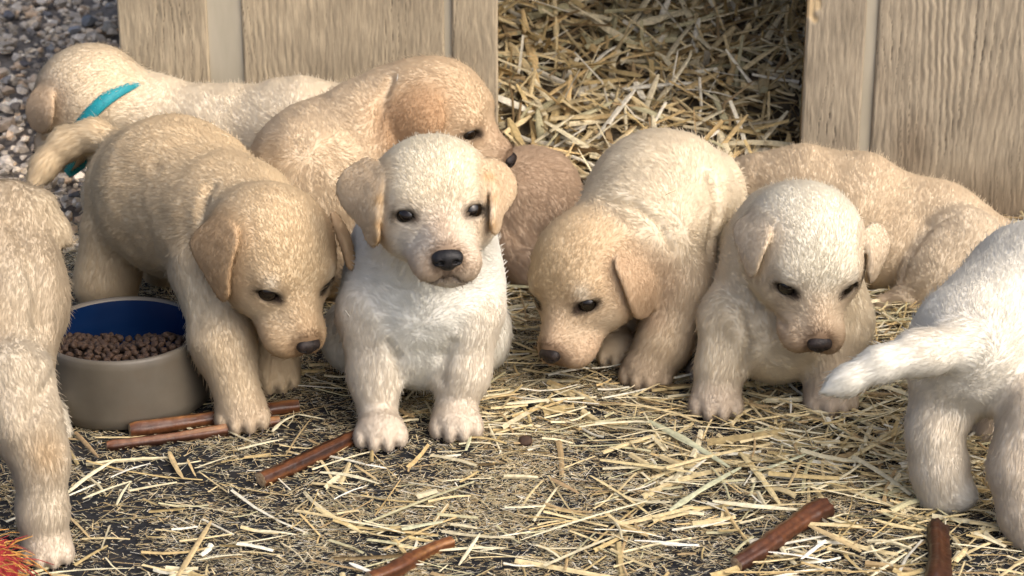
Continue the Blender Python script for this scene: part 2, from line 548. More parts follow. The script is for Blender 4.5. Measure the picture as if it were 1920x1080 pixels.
def p_ell(c, r, M=None):
    c = np.asarray(c, float); r = np.asarray(r, float)
    M = np.eye(3) if M is None else M          # columns are the axes

    def fn(x, y, z):
        X = x - c[0]; Y = y - c[1]; Z = z - c[2]
        q = [(X * M[0, i] + Y * M[1, i] + Z * M[2, i]) / r[i] for i in range(3)]
        k0 = np.sqrt(q[0] ** 2 + q[1] ** 2 + q[2] ** 2)
        k1 = np.sqrt((q[0] / r[0]) ** 2 + (q[1] / r[1]) ** 2 + (q[2] / r[2]) ** 2) + 1e-9
        return k0 * (k0 - 1) / k1
    e = np.sqrt((M * M) @ (r * r))
    return fn, c - e, c + e


def p_tri(a, b, c, t):
    a, b, c = (np.asarray(v, float) for v in (a, b, c))
    ba, cb, ac = b - a, c - b, a - c
    n = np.cross(ba, ac)

    def dot(u, X): return u[0] * X[0] + u[1] * X[1] + u[2] * X[2]

    def fn(x, y, z):
        pa = (x - a[0], y - a[1], z - a[2]); pb = (x - b[0], y - b[1], z - b[2]); pc = (x - c[0], y - c[1], z - c[2])
        s = np.sign(dot(np.cross(ba, n), pa)) + np.sign(dot(np.cross(cb, n), pb)) + np.sign(dot(np.cross(ac, n), pc))

        def e2(u, p):
            h = np.clip(dot(u, p) / float(u @ u), 0, 1)
            return (u[0] * h - p[0]) ** 2 + (u[1] * h - p[1]) ** 2 + (u[2] * h - p[2]) ** 2
        d1 = np.minimum(np.minimum(e2(ba, pa), e2(cb, pb)), e2(ac, pc))
        d2 = dot(n, pa) ** 2 / float(n @ n)
        return np.sqrt(np.where(s < 2, d1, d2)) - t
    P = np.stack([a, b, c])
    return fn, P.min(0) - t, P.max(0) + t


def frame(yaw, pit, rol):
    """yaw 0 faces the camera, + turns to picture right; pitch + is nose down"""
    yaw, pit, rol = (math.radians(v) for v in (yaw, pit, rol))
    f = np.array([math.sin(yaw) * math.cos(pit), -math.cos(yaw) * math.cos(pit), -math.sin(pit)])
    r = np.cross(np.array([0, 0, 1.0]), f); r /= np.linalg.norm(r)
    u = np.cross(f, r)
    r2 = r * math.cos(rol) + u * math.sin(rol)
    return np.stack([r2, f, np.cross(f, r2)], 1)


def surface_nets(f, org, vx):
    nx, ny, nz = f.shape
    ins = f < 0
    cnt = np.zeros((nx - 1, ny - 1, nz - 1), np.uint8)
    for dx in (0, 1):
        for dy in (0, 1):
            for dz in (0, 1):
                cnt += ins[dx:nx - 1 + dx, dy:ny - 1 + dy, dz:nz - 1 + dz]
    act = (cnt > 0) & (cnt < 8)
    I = np.argwhere(act)
    idx = np.full(act.shape, -1, np.int32)
    idx[act] = np.arange(len(I), dtype=np.int32)
    acc = np.zeros((len(I), 3)); num = np.zeros(len(I))
    cv = {}
    for d in [(x, y, z) for x in (0, 1) for y in (0, 1) for z in (0, 1)]:
        cv[d] = f[I[:, 0] + d[0], I[:, 1] + d[1], I[:, 2] + d[2]]
    for a in range(3):
        o = [i for i in range(3) if i != a]
        for p in (0, 1):
            for q in (0, 1):
                c0 = [0, 0, 0]; c0[o[0]] = p; c0[o[1]] = q
                c1 = list(c0); c1[a] = 1
                v0, v1 = cv[tuple(c0)], cv[tuple(c1)]
                m = (v0 < 0) != (v1 < 0)
                t = v0[m] / (v0[m] - v1[m])
                pt = np.tile(np.array(c0, float), (m.sum(), 1)); pt[:, a] = t
                acc[m] += pt; num[m] += 1
    V = org + (I + acc / num[:, None]) * vx
    quads = []
    for a in range(3):
        o = [(a + 1) % 3, (a + 2) % 3]
        sl0 = [slice(None)] * 3; sl1 = [slice(None)] * 3
        sl0[a] = slice(0, -1); sl1[a] = slice(1, None)
        s0, s1 = ins[tuple(sl0)], ins[tuple(sl1)]
        e = np.argwhere(s0 != s1)
        e = e[(e[:, o[0]] > 0) & (e[:, o[1]] > 0) & (e[:, o[0]] < f.shape[o[0]] - 1) & (e[:, o[1]] < f.shape[o[1]] - 1)]
        def cell(du, dv):
            c = e.copy(); c[:, o[0]] += du; c[:, o[1]] += dv
            return idx[c[:, 0], c[:, 1], c[:, 2]]
        q = np.stack([cell(-1, -1), cell(0, -1), cell(0, 0), cell(-1, 0)], 1)
        flip = ~s0[e[:, 0], e[:, 1], e[:, 2]]
        q[flip] = q[flip][:, ::-1]
        quads.append(q)
    return V, np.concatenate(quads)


class Pup:
    def __init__(s, name, base, voxel=0.0017, flow=(0, 1, -0.3), flen=0.0052):
        s.name, s.base, s.vx, s.flow0, s.flen0 = name, np.array(base), voxel, np.array(flow, float), flen
        s.body, s.headp, s.ears, s.carve, s.spots, s.bald, s.toes = [], [], [], [], [], [], []
        s.extra = []            # (kind, data) children made later
        s.claws = []
        s.hk = 0.010
        s.nose_k = .86

    def add(s, lst, prim, k, col=None, flow=None, flen=None):
        lst.append(Prim(*prim, k, s.base if col is None else np.array(col), s.flow0 if flow is None else flow, s.flen0 if flen is None else flen))

    def limb(s, pts, k=0.014, col=None, flow=None, flen=None, lst=None):
        """pts: (px, py, Y, radius in px)"""
        q = [W(*p[:3]) for p in pts]
        r = [p[3] * MPP(w) for p, w in zip(pts, q)]
        for i in range(len(q) - 1):
            fl = flow
            if fl is None:
                fl = q[i + 1] - q[i]; fl = fl / np.linalg.norm(fl)
            s.add(s.body if lst is None else lst, p_cone(q[i], r[i], q[i + 1], r[i + 1]), k, col, fl, flen)
        return q

    def blob(s, px, py, Y, rx, ry, rz, k=0.016, col=None, flow=None, flen=None, rot=0.0, lst=None):
        """rx, rz: px across and up in the picture; ry: px in depth; rot turns it in the picture plane (degrees, counter-clockwise)"""
        c = W(px, py, Y); m = MPP(c)
        a = math.radians(rot)
        x = RT * math.cos(a) + UP * math.sin(a); z = -RT * math.sin(a) + UP * math.cos(a)
        M = np.stack([x, FW, z], 1)
        s.add(s.body if lst is None else lst, p_ell(c, np.array([rx, ry, rz]) * m, M), k, col, flow, flen)
        return c

    def paw(s, px, py, w, yaw=0.0, col=None, long=1.0, z0=0.0):
        """front paw; (px,py) is where its foremost toes touch the ground, w its width in metres"""
        g = G(px, py, z0)
        a = math.radians(yaw)
        f = np.array([math.sin(a), -math.cos(a), 0]); r = np.array([math.cos(a), math.sin(a), 0]); u = np.array([0, 0, 1.0])
        M = np.stack([r, f, u], 1)
        L = lambda x, y, z: g + (r * x + f * (y - 0.06) + u * z) * w
        fl = 0.0021
        s.add(s.body, p_ell(L(0, -.46, .31), np.array([.46, .47 * long, .36]) * w, M), 0.009, col, f * 0.8 - u * .5, fl)
        for x, y in ((-.385, -.19), (-.135, -.02), (.135, -.02), (.385, -.19)):
            s.add(s.toes, p_ell(L(x * .97, y - .17, .215), np.array([.146, .27, .235]) * w, M), 0.0018, col, f * 0.8 - u * .6, fl)
            s.claws.append((L(x * .97, y + .01, .12), f, w))
            s.bald.append((L(x * .97, y + .05, .10), .04 * w))
        for x, y in ((-.26, -.06), (0, .03), (.26, -.06)):
            s.spots.append((L(x, y - .02, .2), .05 * w, (.11, .075, .06), .85, .06 * w))

    def head(s, cx, cy, Y, yaw, pit, rol, R, top=None, face=None, muz=None, ear=None, earL=None, earR=None, lids=0.5, eyes=(True, True), white=None, earpts=None, earpx=None, brow=None, flen=0.0038):
        top = s.base if top is None else np.array(top)
        face = top if face is None else np.array(face)
        muz = face if muz is None else np.array(muz)
        ear = top * 0.7 if ear is None else np.array(ear)
        Mh = frame(yaw, pit, rol)
        c = W(cx, cy, Y)
        L = lambda x, y, z: c + R * (Mh @ np.array([x, y, z], float))
        s.L, s.Mh, s.R, s.hc = L, Mh, R, c
        src = ('src', L(0, 1.75, -.35))
        hp = s.headp

        def E(x, y, z, rx, ry, rz, k, col=face, fl=flen):
            s.add(hp, p_ell(L(x, y, z), np.array([rx, ry, rz]) * R, Mh), k * R, col, src, fl)
        E(0, 0, 0, 1.0, 1.04, .90, .1, top)
        E(0, -.25, -.25, .92, .85, .80, .3, top)
        for sg in (-1, 1):
            E(sg * .36, .68, .18, .33, .28, .22, .22, top)                # brow
            E(sg * .46, .36, -.40, .44, .56, .46, .40, face)             # cheek
        s.add(hp, p_cone(L(0, .42, -.34), .70 * R, L(0, 1.28, -.62), .41 * R), .34 * R, face, src, 0.0034)
        s.add(hp, p_cone(L(0, .80, -.16), .25 * R, L(0, 1.54, -.46), .20 * R), .24 * R, muz, src, 0.0026)
        for sg in (-1, 1):
            E(sg * .28, 1.26, -.74, .28, .42, .30, .20, muz, 0.0022)      # flews
        E(0, 1.12, -.98, .29, .36, .16, .12, face, 0.0022)                # chin
        # ears: three flat triangles each, hinged at the skull
        ep = earpts or {}
        for sg in (-1, 1):
            A = (.74, .36, .56); B = (.88, -.34, .36); C = (1.42, -.04, -.08); D = (1.05, .40, -.80); Ee = (.97, .46, .02)
            d = dict(A=A, B=B, C=C, D=D, E=Ee)
            d.update(ep.get(sg, {}))
            if sg in (earpx or {}):
                s.ear_px(earpx[sg], ear); continue
            if d.get('skip'): continue
            P = {kk: L(sg * v[0], v[1], v[2]) for kk, v in d.items()}
            fl = P['D'] - (P['A'] + P['B']) / 2; fl /= np.linalg.norm(fl)
            t = .070 * R
            ring = [P[q] for q in ('A', 'B', 'C', 'D', 'E')]
            out = []
            for i in range(5):
                q0, q1, q2, q3 = (ring[(i + j - 1) % 5] for j in range(4))
                for w in (0, .33, .67):
                    out.append(.5 * (2 * q1 + (q2 - q0) * w + (2 * q0 - 5 * q1 + 4 * q2 - q3) * w * w + (3 * q1 - q0 - 3 * q2 + q3) * w ** 3))
            mid = (P['A'] + P['B'] + P['C'] * 1.6 + P['D'] + P['E'] * .8) / 5.4 + (Mh[:, 0] * sg * .06 + Mh[:, 1] * .05) * R
            for i in range(len(out)):
                s.add(s.ears, p_tri(mid, out[i], out[(i + 1) % len(out)], t), .05 * R, ear, fl, 0.0024)
        # eyes
        for i, sg in enumerate((-1, 1)):
            if not eyes[i]: continue
            n = Mh @ np.array([sg * .50, .80, .22]); n /= np.linalg.norm(n)
            e0 = L(sg * .50, .86, -.06) - n * .5 * R
            ts = np.linspace(0, 1.0 * R, 60)
            pts = e0[None] + ts[:, None] * n
            fv = s.ev(hp, pts)
            j = np.argmax(fv > 0)
            e = pts[j]
            lat = np.cross(n, Mh[:, 2]); lat /= np.linalg.norm(lat)
            upv = np.cross(lat, n)
            # inner corner lower than outer one
            tilt = math.radians(5) * sg
            lt = lat * math.cos(tilt) + upv * math.sin(tilt); uv = np.cross(lt, n)
            Me = np.stack([lt, n, uv], 1)
            s.carve.append((p_ell(e + uv * (-.01 * R), np.array([.190, .18, .055 + .065 * lids]) * R, Me), 0.0012))
            s.extra.append(('eye', e - n * .182 * R, .188 * R))
            inw = -lt * np.sign(lt @ Mh[:, 0]) * sg          # toward the nose
            s.spots.append((e, .34 * R, tuple(face * np.array([.74, .64, .55])), .5, .18 * R))
            s.spots.append((e + inw * .02 * R - uv * .01 * R, 0, (.022, .014, .011), 1.0, .045 * R, Me, np.array([.262, .3, .095 + .055 * lids]) * R))
            s.spots.append((e + inw * .22 * R - uv * .06 * R, .06 * R, (.05, .033, .026), .9, .05 * R))
            s.bald.append((e, .15 * R))
            if brow is not None:
                s.spots.append((e + uv * .26 * R, .12 * R, brow, .8, .12 * R))
        # muzzle: dark skin next to the nose, mouth line
        n0 = L(0, 1.0, -.50)
        ts = np.linspace(0, 1.2 * R, 90)
        dirn = Mh @ np.array([0, 1.0, -.02]); dirn /= np.linalg.norm(dirn)
        pts = n0[None] + ts[:, None] * dirn
        tip = pts[np.argmax(s.ev(hp, pts) > 0)]
        s.extra.append(('nose', tip - dirn * .045 * R, R))
        s.nose_tip = tip
        s.spots.append((tip, .27 * R, (.035, .028, .026), .95, .10 * R))
        s.spots.append((tip - Mh[:, 2] * .1 * R, .40 * R, tuple(muz * np.array([.62, .55, .5])), .6, .2 * R))
        s.bald.append((tip, .20 * R))
        for sg in (-1, 1):
            line = [(0, 1.62, -.72), (sg * .10, 1.60, -.88), (sg * .30, 1.48, -.98), (sg * .44, 1.22, -.98), (sg * .50, .95, -.86)]
            for p0, p1 in zip(line[:-1], line[1:]):
                s.carve.append((p_cone(L(*p0), .034 * R, L(*p1), .034 * R), 0.0012))
                mid = (np.array(p0) + np.array(p1)) / 2
                for q in (p0, tuple(mid)):
                    s.spots.append((L(*q), .055 * R, (.07, .042, .034), .85, .05 * R))

    def drape(s, px, py, clear, lst):
        """point on the line of sight of a pixel where the head's offset surface begins, or where the line passes it closest"""
        d = FW + (px - 960) / FPX * RT - (py - 540) / FPX * UP
        d = d / np.linalg.norm(d)
        t0 = float((s.hc - CP) @ d)
        ts = np.linspace(t0 - 2.0 * s.R, t0 + 1.2 * s.R, 260)
        pts = CP + ts[:, None] * d
        f = s.ev(lst, pts)
        hit = np.argmax(f < clear)
        if f[hit] < clear:
            return pts[hit]
        return pts[np.argmin(f)]

    def ear_px(s, spec, col):
        """ear flap draped over the skull: outline in picture pixels, number of leading points that are rooted in the skull"""
        out, nroot = spec['o'], spec['root']
        R = s.R
        cen = np.mean(np.array(out, float), 0)
        n = len(out)
        rings = []
        for w, extra in ((1.0, 0.0), (.55, .05), (0.0, .07)):
            ring = []
            for i, q in enumerate(out):
                q2 = cen + (np.array(q, float) - cen) * w
                c = .075 * R if i >= nroot else -.05 * R
                c = c * w + (.10 * R) * (1 - w) + extra * R
                if i >= nroot and w == 1.0:
                    c = (.075 + .05 * spec.get('flare', 1.0)) * R
                elif i >= nroot and w > 0:
                    c += .06 * (spec.get('flare', 1.0) - 1) * R
                ring.append(s.drape(q2[0], q2[1], c, s.headp))
            rings.append(ring)
        # a smooth sheet through the draped points: depth as a quadratic of picture position
        allq, alld = [], []
        for w, ring in zip((1.0, .55), rings):
            for q, p in zip(out, ring):
                allq.append(cen + (np.array(q, float) - cen) * w); alld.append((p - CP) @ FW)
        sc_ = np.abs(np.array(out) - cen).max()
        allq = (np.array(allq) - cen) / sc_
        basis = lambda q: np.stack([np.ones(len(q)), q[:, 0], q[:, 1], q[:, 0] ** 2, q[:, 0] * q[:, 1], q[:, 1] ** 2], 1)
        A_ = basis(allq); y_ = np.array(alld)
        reg = np.diag([0, .02, .02, .6, .6, .6])
        co = np.linalg.solve(A_.T @ A_ + reg, A_.T @ y_)
        def sheet(q, w):
            q = np.array(q, float)
            dep = float((basis(((q - cen) / sc_)[None]) @ co)[0]) - .07 * R * (1 - w * w)
            return CP + dep * (FW + (q[0] - 960) / FPX * RT - (q[1] - 540) / FPX * UP)
        # rounded outline
        rnd = []
        for a in range(n):
            q0, q1, q2, q3 = (np.array(out[(a + b - 1) % n], float) for b in range(4))
            for w in (0, .5):
                rnd.append(.5 * (2 * q1 + (q2 - q0) * w + (2 * q0 - 5 * q1 + 4 * q2 - q3) * w * w + (3 * q1 - q0 - 3 * q2 + q3) * w ** 3))
        m = len(rnd)
        r1 = [sheet(q, 1.0) for q in rnd]; r2 = [sheet(cen + (q - cen) * .5, .5) for q in rnd]; r3 = sheet(cen, 0)
        rings[0] = [sheet(q, 1.0) for q in out]
        t = .045 * R
        tipd = np.mean(rings[0][nroot:], 0) - np.mean(rings[0][:nroot], 0); tipd /= np.linalg.norm(tipd) + 1e-9
        for a in range(m):
            b = (a + 1) % m
            rooted = a < nroot * 2 - 1
            for tri in ((r1[a], r1[b], r2[b]), (r1[a], r2[b], r2[a]), (r2[a], r2[b], r3)):
                s.add(s.ears, p_tri(*tri, t), (.14 if rooted else .03) * R, col, tipd, 0.0022)
        if spec.get('tuck'):
            pass
        edge = spec.get('edge')
        if edge:
            for i in edge[0]:
                s.spots.append((rings[0][i], .09 * R, edge[1], .8, .08 * R))

    def crease(s, path, r=.0028, k=.006):
        """skin fold pressed into the body along a path of (px, py, Y) near its surface"""
        lst = s.body + s.headp
        pts = []
        for px, py, Y in path:
            d = FW + (px - 960) / FPX * RT - (py - 540) / FPX * UP
            ts = np.linspace(Y - .12, Y + .08, 400) / d[1]
            q = CP + ts[:, None] * d
            f = s.ev(lst, q)
            h = np.argmax(f < 0)
            pts.append(q[h] if f[h] < 0 else q[np.argmin(f)])
        m = len(pts)
        for i in range(m - 1):
            ra = r * (.45 if i == 0 else 1); rb = r * (.45 if i == m - 2 else 1)
            s.carve.append((p_cone(pts[i], ra * .4, pts[i + 1], rb * .4), k * 1.15))

    def ev(s, lst, pts):
        d = None
        for p in lst:
            v = p.fn(pts[:, 0], pts[:, 1], pts[:, 2])
            d = v if d is None else smin(d, v, p.k)
        return d

    def neck(s, px, py, Y, r, back=0.35, rr=.84, k=.02, col=None):
        """joins the head to the body point (px,py,Y) of radius r px"""
        a = s.L(0, -back, -.28); b = W(px, py, Y)
        s.add(s.body, p_cone(a, rr * s.R, b, r * MPP(b)), k, col, (b - a) / np.linalg.norm(b - a), None)

    def build(s, label, group=None, density=640e3, seed=1, margin=260, cat='puppy', claws=True):
        allp = s.body + s.headp + s.ears + s.toes
        lo = np.min([p.lo for p in allp], 0) - .008; hi = np.max([p.hi for p in allp], 0) + .008
        lo[2] = max(lo[2], -0.004)
        vx = s.vx
        n = np.ceil((hi - lo) / vx).astype(int) + 1
        ax = [(lo[i] + np.arange(n[i]) * vx).astype(np.float32) for i in range(3)]

        def accumulate(f, prims, hard=False):
            for p in prims:
                m = max(p.k, .004) + vx * 2
                i0 = np.maximum(np.floor((p.lo - m - lo) / vx).astype(int), 0)
                i1 = np.minimum(np.ceil((p.hi + m - lo) / vx).astype(int) + 1, n)
                if (i1 <= i0).any(): continue
                sl = tuple(slice(a, b) for a, b in zip(i0, i1))
                v = p.fn(ax[0][sl[0]][:, None, None], ax[1][sl[1]][None, :, None], ax[2][sl[2]][None, None, :])
                f[sl] = np.minimum(f[sl], v.astype(np.float32)) if hard else smin(f[sl], v.astype(np.float32), p.k)
        f = np.full(n, .03, np.float32)
        accumulate(f, s.body)
        if s.headp:
            f2 = np.full(n, .03, np.float32)
            accumulate(f2, s.headp)
            f = smin(f, f2, s.hk)
        if s.ears:
            f3 = np.full(n, .03, np.float32)
            accumulate(f3, s.ears, hard=True)
            f = smin(f, f3, .05 * s.R)
        accumulate(f, s.toes)
        f = np.maximum(f, (0.0012 - ax[2])[None, None, :])
        for (fn, clo, chi), k in s.carve:
            i0 = np.maximum(np.floor((clo - k - .004 - lo) / vx).astype(int), 0); i1 = np.minimum(np.ceil((chi + k + .004 - lo) / vx).astype(int) + 1, n)
            sl = tuple(slice(a, b) for a, b in zip(i0, i1))
            v = fn(ax[0][sl[0]][:, None, None], ax[1][sl[1]][None, :, None], ax[2][sl[2]][None, None, :])
            f[sl] = smax(f[sl], -v.astype(np.float32), k)
        V, Q = surface_nets(f, lo, vx)
        if s.ears:
            ed = np.full(len(V), 1.0)
            for q in s.ears:
                near = ((V > q.lo - .004) & (V < q.hi + .004)).all(1)
                if near.any(): ed[near] = np.minimum(ed[near], q.fn(V[near, 0], V[near, 1], V[near, 2]))
            on = ed < .0012
            for _ in range(5):
                A_ = np.zeros_like(V); C_ = np.zeros(len(V))
                for a in range(4):
                    b_ = (a + 1) % 4
                    np.add.at(A_, Q[:, a], V[Q[:, b_]]); np.add.at(C_, Q[:, a], 1)
                    np.add.at(A_, Q[:, b_], V[Q[:, a]]); np.add.at(C_, Q[:, b_], 1)
                A_ /= C_[:, None]
                V[on] = V[on] * .45 + A_[on] * .55
        e1_ = V[Q[:, 2]] - V[Q[:, 0]]; e2_ = V[Q[:, 3]] - V[Q[:, 1]]
        fn_ = np.cross(e1_, e2_); VN_ = np.zeros_like(V)
        for i in range(4): np.add.at(VN_, Q[:, i], fn_)
        VN_ /= np.linalg.norm(VN_, axis=1)[:, None] + 1e-12
        away = np.ones(len(V))
        if s.headp:
            away = np.clip((np.linalg.norm(V - s.hc, axis=1) / s.R - 1.15) / .6, .12, 1)
        away = away * np.clip((V[:, 2] - .02) / .04, 0, 1)
        bump = vnoise(V * np.array([1, 1, .6]), 32, seed + 50) * .0022 + vnoise(V, 75, seed + 51) * .0009
        V = V + VN_ * (bump * away)[:, None]
        # colour, flow and hair length of every vertex
        x, y, z = V[:, 0], V[:, 1], V[:, 2]
        cs = np.zeros((len(V), 3)); fs = np.zeros((len(V), 3)); ls = np.zeros(len(V)); ws = np.zeros(len(V)) + 1e-9
        for p in allp:
            near = ((V > p.lo - .03) & (V < p.hi + .03)).all(1)
            if not near.any(): continue
            d = p.fn(x[near], y[near], z[near])
            w = np.exp(-np.maximum(d, 0) / .0045)
            cs[near] += w[:, None] * p.col; ls[near] += w * p.flen
            fl = p.flow
            if isinstance(fl, tuple):
                fv = V[near] - fl[1]; fv /= np.linalg.norm(fv, axis=1)[:, None] + 1e-9
            else:
                fv = np.asarray(fl)[None]
            fs[near] += w[:, None] * fv; ws[near] += w
        cs /= ws[:, None]; ls /= ws; fs /= np.linalg.norm(fs, axis=1)[:, None] + 1e-9
        # natural unevenness of the coat
        nz = vnoise(V, 38, seed) * .6 + vnoise(V, 95, seed + 3) * .4
        cs *= (1 + .04 * nz)[:, None] * np.array([1, 1, 1]) + (.04 * nz)[:, None] * np.array([0, .25, .5])
        earm = np.zeros(len(V), bool)
        if s.ears:
            ed = np.full(len(V), 1.0)
            for q in s.ears:
                near = ((V > q.lo - .004) & (V < q.hi + .004)).all(1)
                if near.any(): ed[near] = np.minimum(ed[near], q.fn(x[near], y[near], z[near]))
            earm = ed < .0009
        for sp_ in s.spots:
            c, r, col, st, soft = sp_[:5]
            if len(sp_) > 5:                       # almond: axes and radii
                q = ((V - c) @ sp_[5]) / sp_[6]
                d = (np.linalg.norm(q, axis=1) - 1) * float(np.min(sp_[6]))
            else:
                d = np.linalg.norm(V - c, axis=1) - r
            w = st / (1 + np.exp(np.clip(d / (soft * .35), -30, 30)))
            if len(sp_) == 7 or (sp_[2][0] < .06 and s.headp):
                w = np.where(earm, 0, w)
            m = w > .002
            cs[m] = cs[m] * (1 - w[m])[:, None] + np.array(col) * w[m][:, None]
        cs = np.clip(cs * np.array([.99, 1.0, .975]), .004, .86)
        base = V.mean(0); base[2] = 0
        root = empty(s.name, base)
        tag(root, label, cat, group)
        s.root = root
        body = mesh_np('body', V, Q, M_SKIN, root, True, col=cs)
        # fur
        T = np.concatenate([Q[:, [0, 1, 2]], Q[:, [0, 2, 3]]])
        e1 = V[T[:, 1]] - V[T[:, 0]]; e2 = V[T[:, 2]] - V[T[:, 0]]
        fn = np.cross(e1, e2); ar = np.linalg.norm(fn, axis=1) * .5
        VN = np.zeros_like(V)
        for i in range(3): np.add.at(VN, T[:, i], fn)
        VN /= np.linalg.norm(VN, axis=1)[:, None] + 1e-12
        rg = np.random.default_rng(seed + 77)
        # short hair needs more strands
        wgt = ar * np.clip(.0050 / ls[T[:, 0]], 1.0, 1.7)
        N = int(wgt.sum() * density)
        cdf = np.cumsum(wgt); ti = np.searchsorted(cdf, rg.random(N) * cdf[-1]); ti = np.minimum(ti, len(T) - 1)
        u = rg.random(N); v = rg.random(N); sw = u + v > 1; u[sw] = 1 - u[sw]; v[sw] = 1 - v[sw]
        B = np.stack([1 - u - v, u, v], 1)
        tv = T[ti]
        mixv = lambda A: (A[tv[:, 0]] * B[:, :1] + A[tv[:, 1]] * B[:, 1:2] + A[tv[:, 2]] * B[:, 2:3])
        P = mixv(V); Nn = mixv(VN); Fl = mixv(fs); Cc = mixv(cs); Ln = mixv(ls[:, None])[:, 0]
        keep = P[:, 2] > .004
        px, py = PROJ(P)
        keep &= (px > -margin) & (px < 1920 + margin) & (py > -margin) & (py < 1080 + margin)
        vd = CP - P; vd /= np.linalg.norm(vd, axis=1)[:, None]
        keep &= (vd * Nn).sum(1) > -.55
        for c, r in s.bald:
            keep &= np.linalg.norm(P - c, axis=1) > r
        P, Nn, Fl, Cc, Ln = P[keep], Nn[keep], Fl[keep], Cc[keep], Ln[keep]
        N = len(P)
        Nn /= np.linalg.norm(Nn, axis=1)[:, None]
        clump = np.stack([vnoise(P, 70, seed + i) for i in (11, 12, 13)], 1) * .85 + np.stack([vnoise(P, 330, seed + i) for i in (14, 15, 16)], 1) * .12
        Fl = Fl + clump * .14 + rg.normal(size=(N, 3)) * .075
        Tn = Fl - (Fl * Nn).sum(1)[:, None] * Nn
        Tn /= np.linalg.norm(Tn, axis=1)[:, None] + 1e-9
        lift = np.radians(rg.normal(17, 4, N)).clip(.08, 1.1)
        guard = rg.random(N) < .05
        lift = np.where(guard, lift + np.radians(rg.uniform(8, 30, N)), lift)
        ln = Ln * np.where(guard, 1.5, 1.0) * rg.uniform(.7, 1.1, N) * (1 + .15 * vnoise(P, 60, seed + 31))
        d0 = Tn * np.cos(lift)[:, None] + Nn * np.sin(lift)[:, None]
        l2 = lift * .35
        l2 = np.where(guard, lift * .8, l2)
        d1 = Tn * np.cos(l2)[:, None] + Nn * np.sin(l2)[:, None] + rg.normal(size=(N, 3)) * .08
        K = 4
        pts = np.zeros((N, K, 3), np.float32)
        pts[:, 0] = P - Nn * .0004
        pts[:, 1] = P + d0 * (ln * .33)[:, None]
        pts[:, 2] = pts[:, 1] + (d0 * .5 + d1 * .5) * (ln * .33)[:, None]
        pts[:, 3] = pts[:, 2] + d1 * (ln * .34)[:, None]
        pts[:, :, 2] = np.maximum(pts[:, :, 2], .002)
        pts -= np.array(root.location, np.float32)
        hc = bpy.data.hair_curves.new('fur')
        hc.add_curves([K] * N)
        hc.attributes['position'].data.foreach_set('vector', pts.ravel())
        rad = np.tile(np.array([.00017, .00017, .00013, .00004], np.float32), N) * np.repeat(rg.uniform(.8, 1.25, N), K).astype(np.float32)
        ra = hc.attributes.get('radius') or hc.attributes.new('radius', 'FLOAT', 'POINT')
        ra.data.foreach_set('value', rad)
        cc = np.ones((N, 4), np.float32)
        tone = rg.normal(1, .025, N)[:, None]
        cc[:, :3] = np.clip(Cc * tone * (1 + .03 * clump[:, :1]), .003, .9)
        ca = hc.attributes.new('fcol', 'FLOAT_COLOR', 'CURVE')
        ca.data.foreach_set('color', cc.ravel())
        na = hc.attributes.new('snrm', 'FLOAT_VECTOR', 'CURVE')
        na.data.foreach_set('vector', Nn.astype(np.float32).ravel())
        hc.materials.append(M_FUR)
        fo = bpy.data.objects.new('fur', hc)
        link(fo, root)
        fo['kind'] = 'stuff'
        # eyes and nose
        for ex in s.extra:
            if ex[0] == 'eye':
                Vs, Fs = uv_sphere(ex[1], ex[2], 16, 20)
                mesh_np('eye', Vs, Fs, M_EYE, root)
            elif ex[0] == 'nose':
                make_nose(s, ex[1], ex[2], root)
        if claws and s.claws:
            VV, FF, o = [], [], 0
            for p, f, w in s.claws:
                a = p - f * .05 * w; b = p + f * .10 * w - np.array([0, 0, .07 * w]); b[2] = max(b[2], .0006)
                v_, f_ = tube_arrays([a, (a + b) / 2 + np.array([0, 0, .015 * w]), b], [.045 * w, .035 * w, .008 * w], 6)
                VV.append(v_); FF.append(f_ + o); o += len(v_)
            co = mesh_np('claws', np.concatenate(VV), np.concatenate(FF), M_CLAW, root)
            co['kind'] = 'stuff'
        return root, N


def uv_sphere(c, r, nu, nv):
    c = np.asarray(c, float)
    V = []
    for i in range(nu + 1):
        t = math.pi * (i + 1e-4) / (nu + 2e-4)
        for j in range(nv):
            p = 2 * math.pi * j / nv
            V.append(c + np.asarray(r) * np.array([math.sin(t) * math.cos(p), math.sin(t) * math.sin(p), math.cos(t)]))
    F4 = [(i * nv + j, (i + 1) * nv + j, (i + 1) * nv + (j + 1) % nv, i * nv + (j + 1) % nv) for i in range(nu) for j in range(nv)]
    return np.array(V), np.array(F4)


